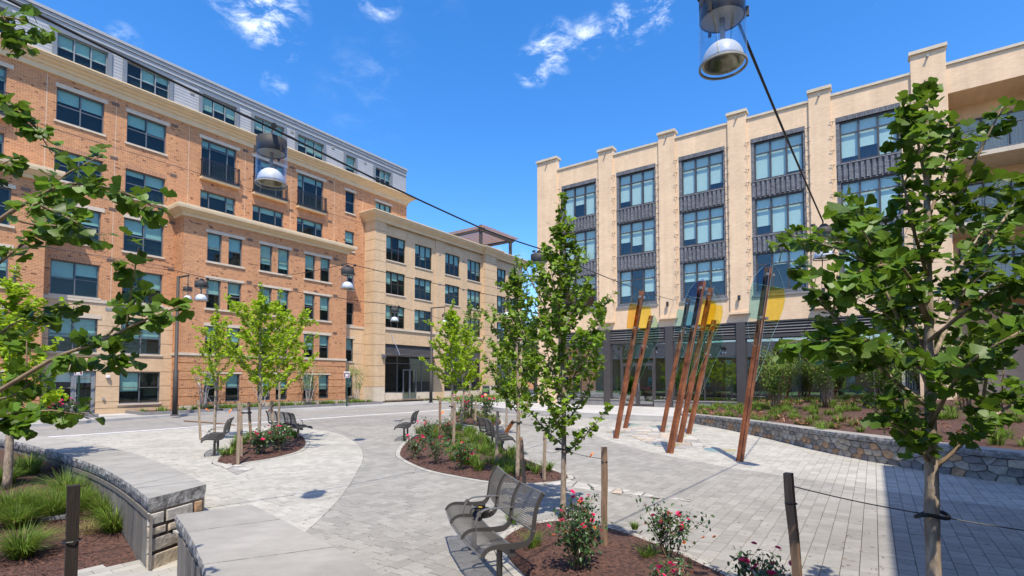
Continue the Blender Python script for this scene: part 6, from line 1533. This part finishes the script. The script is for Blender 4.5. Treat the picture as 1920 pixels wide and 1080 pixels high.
def side_plate():
    mb = MB(); path = prof_pts(0, 13, 3); vs = []
    for i, p in enumerate(path):
        d = (path[min(i + 1, len(path) - 1)] - path[max(i - 1, 0)]).normalized(); nv = Vector((0, -d.z, d.y)); t = i / (len(path) - 1); w = .014 + .02 * math.exp(-((t - .45) / .16) ** 2)
        a = p + nv * .012; b = p - nv * (w + .012)
        vs += [(-.006, a.y, a.z), (.006, a.y, a.z), (.006, b.y, b.z), (-.006, b.y, b.z)]
    n = len(path); fs = [(i * 4 + k, i * 4 + (k + 1) % 4, (i + 1) * 4 + (k + 1) % 4, (i + 1) * 4 + k) for i in range(n - 1) for k in range(4)] + [(0, 1, 2, 3), tuple((n - 1) * 4 + k for k in range(4))]
    mb.add(vs, fs); return mb.mesh('side_frame', MT['bench_frame'])
side_me = side_plate()
rail_mes = []
for p in (seat_path[0], seat_path[-1], back_path[0], back_path[-1]): mb = MB(); mb.bar((-SWD / 2, p.y, p.z), (SWD / 2, p.y, p.z), .018, .014); rail_mes.append(mb.mesh('cross_rail', MT['bench_metal']))
mb = MB()
ap = spline([(0, -.13, .42), (0, -.125, .50), (0, -.15, .585), (0, -.21, .63), (0, -.32, .64), (0, -.51, .638)], 18)
for a, b in zip(ap[:-1], ap[1:]): mb.bar(a, b + (b - a) * .15, .042, .009, up=(0, -.7, .7) if a.z < .6 else (0, 0, 1))
arm_me = mb.mesh('armrest', MT['bench_metal'])
def bench(label, mid, face, n, Rr=6.0, legs=(.22, .78)):
    f = Vector(face).normalized(); c = Vector(mid) - f * Rr; a0 = math.atan2(f.y, f.x); da = SWD * 1.04 / Rr
    root = thing('bench', label, 'bench', (mid[0], mid[1], 0), 0, 'curved steel mesh benches'); org = Vector((mid[0], mid[1], 0))
    def frame(ang): d = Vector((math.cos(ang), math.sin(ang))); q = c + d * Rr; return Vector((q.x, q.y, 0)) - org, ang - math.pi / 2
    for i in range(n):
        l, rz = frame(a0 + (i - (n - 1) / 2) * da)
        for nm, me in [('seat', seat_me), ('backrest', back_me)] + [('cross_rail', q) for q in rail_mes]: link(nm, me, root, l, rz)
    for i in range(n + 1):
        l, rz = frame(a0 + (i - n / 2) * da); link('side_frame', side_me, root, l, rz)
        if 0 < i < n: link('armrest', arm_me, root, l, rz)
    pts = []
    for i in range(9):
        ang = a0 + (i / 8 - .5) * da * n * .98; d = Vector((math.cos(ang), math.sin(ang))); q = c + d * (Rr - .29); pts.append(Vector((q.x, q.y, .365)) - org)
    mb = MB()
    for a, b in zip(pts[:-1], pts[1:]): mb.bar(a, b, .055, .06)
    mb.build('beam', MT['bench_frame'], root)
    for t in legs:
        ang = a0 + (t - .5) * da * n; d = Vector((math.cos(ang), math.sin(ang))); q = c + d * (Rr - .29) - Vector((mid[0], mid[1])); mb = MB(); mb.tube([(q.x, q.y, 0), (q.x, q.y, .345)], .03, 10); mb.lathe([(0, .0), (.07, 0), (.07, .012), (0, .012)], 12, (q.x, q.y, .004)); mb.build('leg', MT['bench_frame'], root, smooth=False)
    return root
bench('nearest steel mesh bench with three seats at the front island', (-.56, 5.23), (-.952, -.305), 3, 6, (.16, .8))
bench('steel mesh bench facing left beside the leaf shaped island', (-7.95, 13.22), (-.906, -.423), 3, 5)
bench('four seat steel mesh bench behind the leaf shaped island', (-7.0, 16.96), (.675, .74), 4, 5)
bench('steel mesh bench facing left at the long island far side', (-3.72, 16.5), (-1, -.08), 3, 5)
bench('four seat steel mesh bench facing right along the long island', (-.08, 13.67), (.97, .245), 4, 5)
cm_ = thing('camera_on_bench', 'black camera lying on the far seat of the nearest bench', 'camera', P(903, 968, .445), R(-20))
mb = MB(); mb.box(-.07, .07, -.035, .035, 0, .095); mb.box(-.03, .03, -.03, .035, .095, .125); mb.box(.04, .068, -.05, .03, .002, .09); mb.build('body', MT['camera_black'], cm_)
mb = MB(); mb.lathe([(.0, 0), (.042, 0), (.042, .03), (.045, .035), (.045, .1), (.038, .1)], 18); o = mb.build('lens', MT['camera_black'], cm_, (0, -.035, .048), smooth=False); o.rotation_euler = (R(90), 0, 0)
mb = MB(); mb.lathe([(0, 0), (.037, 0)], 16); o = mb.build('lens_glass', MT['camera_lens'], cm_, (0, -.13, .048)); o.rotation_euler = (R(90), 0, 0)
mb = MB(); mb.tube(spline([(-.07, 0, .08), (-.12, .02, .06), (-.15, .05, .01), (-.06, .1, .006), (.05, .1, .008), (.12, .04, .02), (.07, 0, .08)], 20), .006, 5); mb.build('strap', MT['camera_black'], cm_); mb = MB(); mb.box(-.02, .02, -.037, -.0352, .1, .112); mb.build('badge', MT['yellow_plastic'], cm_)

# ================================================================ SCULPTURE OF RUST POSTS AND GLASS BLADES
def post(label, base, top, blade, yaw=0, blen=2.75, bw=1.0, side=0):
    b, t = Vector(base), Vector(top); L_ = (t - b).length; root = thing('sculpture_post', label, 'sculpture', b, 0, 'leaning rust posts with glass blades')
    z = (t - b).normalized(); x = Vector((1, 0, 0)); x = (x - z * x.dot(z)).normalized(); y = z.cross(x)
    M_ = Matrix((x, y, z)).transposed()
    hw, tf = .062, .014; w = hw
    sec = [(-w, -hw), (w, -hw), (w, -hw + tf), (.012, -hw + tf), (.012, hw - tf), (w, hw - tf), (w, hw), (-w, hw), (-w, hw - tf), (-.012, hw - tf), (-.012, -hw + tf), (-w, -hw + tf)]
    rot = R(38 + yaw); vs = []; n = 12; c_, s_ = math.cos(rot), math.sin(rot)
    for zz in (-.12, L_):
        for p, q in sec: v = Vector((p * c_ - q * s_, p * s_ + q * c_, zz)); vs.append(tuple(M_ @ v))
    mb = MB(); mb.add(vs, [(i, (i + 1) % n, n + (i + 1) % n, n + i) for i in range(n)] + [(0, 1, 2, 11), (3, 4, 9, 10), (5, 6, 7, 8)] + [(n + 11, n + 2, n + 1, n + 0), (n + 10, n + 9, n + 4, n + 3), (n + 8, n + 7, n + 6, n + 5)])
    mb.build('beam', MT['rust'], root)
    left = [(-.03, .04), (-.2, -.06), (-.36, -.26), (-.42, -.5), (-.4, -.8), (-.37, -1.05), (-.36, -1.25), (-.3, -1.46), (-.2, -1.6), (-.1, -1.66), (-.03, -1.64)]
    right = [(.03, .04), (.2, -.1), (.36, -.34), (.44, -.62), (.43, -.85), (.36, -1.1), (.26, -1.4), (.2, -1.7), (.12, -2.05), (.03, -2.35)]
    ya = R(yaw * .6)
    for side_, (out, cols) in enumerate(((left, blade[0]), (right, blade[1]))):
        pl = [Vector((p * bw, q * blen / 2.35)) for p, q in out]; cuts = [.2, -.42 * blen / 2.35, -1.12 * blen / 2.35, -3]
        for k in range(3):
            if cols[k] is None: continue
            q = clip(clip(pl, Vector((0, cuts[k] - .003)), Vector((0, -1))), Vector((0, cuts[k + 1] + .003)), Vector((0, 1)))
            if len(q) < 3: continue
            vs = []
            for d in (-.15, -.138):
                for v in q: w_ = Vector((v.x * math.cos(ya), d + v.x * math.sin(ya), L_ + v.y)); vs.append(tuple(M_ @ w_))
            m_ = len(q); mb = MB(); mb.add(vs, [tuple(range(m_)), tuple(range(2 * m_ - 1, m_ - 1, -1))]); mb.add(vs, [(i, m_ + i, m_ + (i + 1) % m_, (i + 1) % m_) for i in range(m_)], 1)
            mb.build('glass_blade', [MT['blade_' + cols[k]], MT['blade_edge']], root)
    # fused glass bars across the lower blade
    for k in range(7):
        zz = L_ - (1.2 + k * .13) * blen / 2.35; ww = (.34 - .028 * k) * bw; mb = MB(); mb.bar(M_ @ Vector((.04, -.155, zz)), M_ @ Vector((ww, -.155, zz - .02)), .018, .006); mb.build('glass_bar', MT['blade_' + ('orange', 'green', 'yellow', 'cyan')[k % 4]], root)
    for zz in (L_ - .22, L_ - 1.25):
        for xx in (-.07, .07): mb = MB(); mb.bar(M_ @ Vector((xx, -.17, zz)), M_ @ Vector((xx, -.06, zz)), .06, .06); mb.build('clamp', MT['steel_clamp'], root)
    return root
def pst(label, bpx, tpx, blade, **k): b = P(*bpx); t = at(tpx[0], tpx[1], b.y); return post(label, b, t, blade, **k)
CL = 'clear'
pst('leftmost rust post with orange and yellow glass blade', (1155, 822), (1204, 546), ((CL, 'orange', CL), (CL, 'yellow', 'green')), yaw=8, bw=.9)
pst('shorter rust post behind the leftmost one with green and blue glass', (1172, 803), (1221, 592), ((None, None, None), ('green', 'green', 'green')), yaw=-5, bw=1.0)
pst('third rust post from the left with cyan glass blade', (1242, 810), (1291, 560), ((CL, 'cyan', CL), (CL, 'cyan', 'green')), yaw=10, bw=.9)
pst('tall front rust post of the middle cluster with indigo glass', (1256, 850), (1318, 527), (('indigo', 'blue', CL), ('clear', 'yellow', 'green')), yaw=-6, bw=.95)
pst('rust post behind the tall front one with yellow glass', (1274, 830), (1333, 540), ((None, None, None), (CL, 'yellow', 'green')), yaw=5, bw=1.05)
pst('slim rust post at the back of the middle cluster', (1291, 814), (1339, 600), ((None, None, None), (CL, 'green', CL)), yaw=-10, bw=.9)
pst('rightmost rust post standing alone with blue and yellow glass', (1387, 865), (1441, 500), (('blue', 'cyan', CL), (CL, 'yellow', CL)), yaw=4, bw=.98)

# ================================================================ STAKES, TIES, TAPES
def stake(label, a, b, w, m='stake_wood'):
    a, b = Vector(a), Vector(b); root = thing('tree_stake', label, 'stake', a, 0, 'tree stakes'); n = 7; mb = MB(); pts = [(a.lerp(b, k / n) - a) + Vector((random.uniform(-.004, .004), random.uniform(-.004, .004), 0)) for k in range(n + 1)]
    pts[0].z -= .06; mb.tube(pts, [w * .72 * random.uniform(.95, 1.05) for _ in pts], 4); mb.build('shaft', MT[m], root)
    mb = MB(); q = (b - a) * .86; mb.tube([q + Vector((math.cos(t), math.sin(t), 0)) * w * .74 for t in [k * .7 for k in range(10)]], .004, 4); mb.build('wire_loop', MT['rubber'], root); return root
stake('square brown stake standing in the front island', P(1133, 1035, .03), at(1133, 838, 5.76), .05)
stake('crooked brown stake at the bottom right of the front island', (1.80, 3.2, 0), at(1478, 887, 3.2), .046)
stake('dark stake with tree shade in its colour in the lower left bed', (at(137, 1000, 2.5).x, 2.5, -.5), at(137, 910, 2.5), .046, 'dark_stake')
stake('grey stake at the right tip of the long island', P(1020, 898, .03), at(1022, 810, P(1020, 898).y), .045, 'grey_stake')
stake('grey stake in front of the four seat bench on the long island', P(931, 876, .03), at(933, 771, P(931, 876).y), .05, 'grey_stake')
stake('left of two crossed props at the narrow ginkgo', P(971, 886, .03), at(974, 820, P(971, 886).y), .05, 'stake_wood')
stake('right of two crossed props at the narrow ginkgo', P(984, 924, .0), at(977, 820, P(984, 924).y + .3), .045, 'stake_wood')
stake('grey stake beside the roses at the long island back', P(850, 841, .03), at(853, 755, P(850, 841).y), .05, 'grey_stake')
stake('dark stake behind the roses at the long island back', P(825, 826, .03), at(825, 745, P(825, 826).y), .055, 'stake_wood')
stake('pale stake left of the low boughed lime ginkgo', P(376, 824), at(372, 750, P(376, 824).y), .06, 'grey_stake')
stake('pale stake nearest the seat wall tip of the leaf island', P(446, 870, .02), at(448, 753, P(446, 870).y), .05, 'grey_stake')
stake('pale stake crossing beside the leaf island ginkgo trunk', P(452, 858, .02), at(452, 760, P(452, 858).y), .05, 'grey_stake')
stake('dark stake at the middle of the leaf shaped island', P(472, 842, .03), at(466, 754, P(472, 842).y), .055, 'stake_wood')
stake('pale stake in front of the four seat bench backs', P(511, 830, .03), at(510, 752, P(511, 830).y), .06, 'grey_stake')
stake('far pale stake on the far small island', P(891, 795, .03), at(892, 752, P(891, 795).y), .06, 'grey_stake')
stake('far dark stake on the far small island', P(884, 786, .03), at(885, 740, P(884, 786).y), .06, 'dark_stake')
def tie(label, c, r, wires, ax=0):
    root = thing('tree_tie', label, 'tree tie', c, 0, 'rubber tree ties'); c = Vector(c); mb = MB()
    n = 16; mb.tube([Vector((r * 2.3 * math.cos(ax) * math.cos(t) - r * 1.15 * math.sin(ax) * math.sin(t), r * 2.3 * math.sin(ax) * math.cos(t) + r * 1.15 * math.cos(ax) * math.sin(t), .012 * math.sin(2 * t))) for t in [6.283 * k / n for k in range(n + 1)]], r * .28, 8); mb.build('hose', MT['rubber'], root, smooth=True)
    for e in wires:
        e = Vector(e); mb = MB(); pts = []
        for k in range(9): t = k / 8; q = (e - c) * t; q.z -= .06 * (e - c).length * t * (1 - t); pts.append(q)
        mb.tube(pts, .0035, 5); mb.build('wire', MT['rubber'], root)
    return root
tie('black hose tie round the nearest tree trunk', at(1748, 966, 3.0), .042, [at(1487, 912, 3.2), at(2050, 1010, 2.7)], .15)
tie('black hose tie round the slim middle ginkgo', at(1055, 842, 7.0), .042, [at(1131, 860, 5.76), at(1022, 846, 9.7)], 0)
tie('black hose tie round the narrow ginkgo', at(968, 792, 9.7), .045, [at(1016, 800, 10.2), at(933, 800, P(931, 876).y)], .2)
tie('black hose tie on the leaf island ginkgo', at(462, 774, 13.2), .05, [at(450, 776, 12.5)], .4)
tie('black hose tie on the low boughed lime ginkgo', at(411, 768, 16.5), .05, [at(374, 762, 16.8), at(447, 770, 14)], 0)
tie('black hose tie on the long island lime ginkgo', at(848, 762, 18.3), .05, [at(852, 764, 17.0)], 0)
def tape(label, c, s, a):
    mb = MB(); d = Vector((math.cos(a), 0, math.sin(a))); q = Vector((-d.z, .15, d.x)) * s * .13; p0 = -d * s * .5; p1 = d * s * .1 + Vector((0, -.02, .01)); p2 = d * s * .5
    vs = []
    for p in (p0, p1, p2): vs += [p - q, p + q, p + q + Vector((0, .003, 0)), p - q + Vector((0, .003, 0))]
    mb.add(vs, [(i * 4 + k, i * 4 + (k + 1) % 4, i * 4 + 4 + (k + 1) % 4, i * 4 + 4 + k) for i in range(2) for k in range(4)] + [(0, 1, 2, 3), (8, 9, 10, 11)]); tag(mb.build('marking_tape', MT['orange_tape'], None, c), label, 'tape', 'orange marking tapes')
tape('orange tape fluttering at the four seat bench of the long island', at(956, 800, 11.0), .3, 1.0); tape('orange tape on the wire by the brown front stake', at(1109, 853, 6.2), .07, .9); tape('orange tape on the pale leaf island stakes', at(448, 783, 12.3), .2, 1.3)
tape('orange tape left of the low boughed lime ginkgo', at(389, 768, 16.4), .14, 2.6); tape('orange tape right of the low boughed lime ginkgo', at(432, 771, 15), .14, 1.0); tape('orange tape on the dark stake of the long island', at(828, 775, 17.4), .22, .7); tape('orange tape at the bench back stake', at(508, 768, 15.6), .18, .5)
mb = MB(); pts = [P(370, 800), P(440, 803), P(330, 797)]
mb.tube([P(345, 789, .02), P(400, 793, .02), P(440, 797, .02)], .035, 4); tag(mb.build('timber_edging', MT['stake_wood']), 'thin brown timber edging lying on the paving by the road', 'timber')
# crumbs of leaf and bark blown over the paving
dp_ = []
while len(dp_) < 900:
    q = P(random.uniform(250, 1900), random.uniform(790, 1079)); 
    if inside(q, plaza_poly) and not inside(q, wallpoly): dp_.append((q.x, q.y, .003))
dp_ = np.array(dp_); stuff(tag(leaf_cloud('leaf_litter', chip_v, chip_f, dp_, rand_rot(len(dp_), .1), rng.uniform(.012, .04, len(dp_)), MT['mulch_chip']), 'crumbs of dry leaf scattered on the paving', 'litter'))
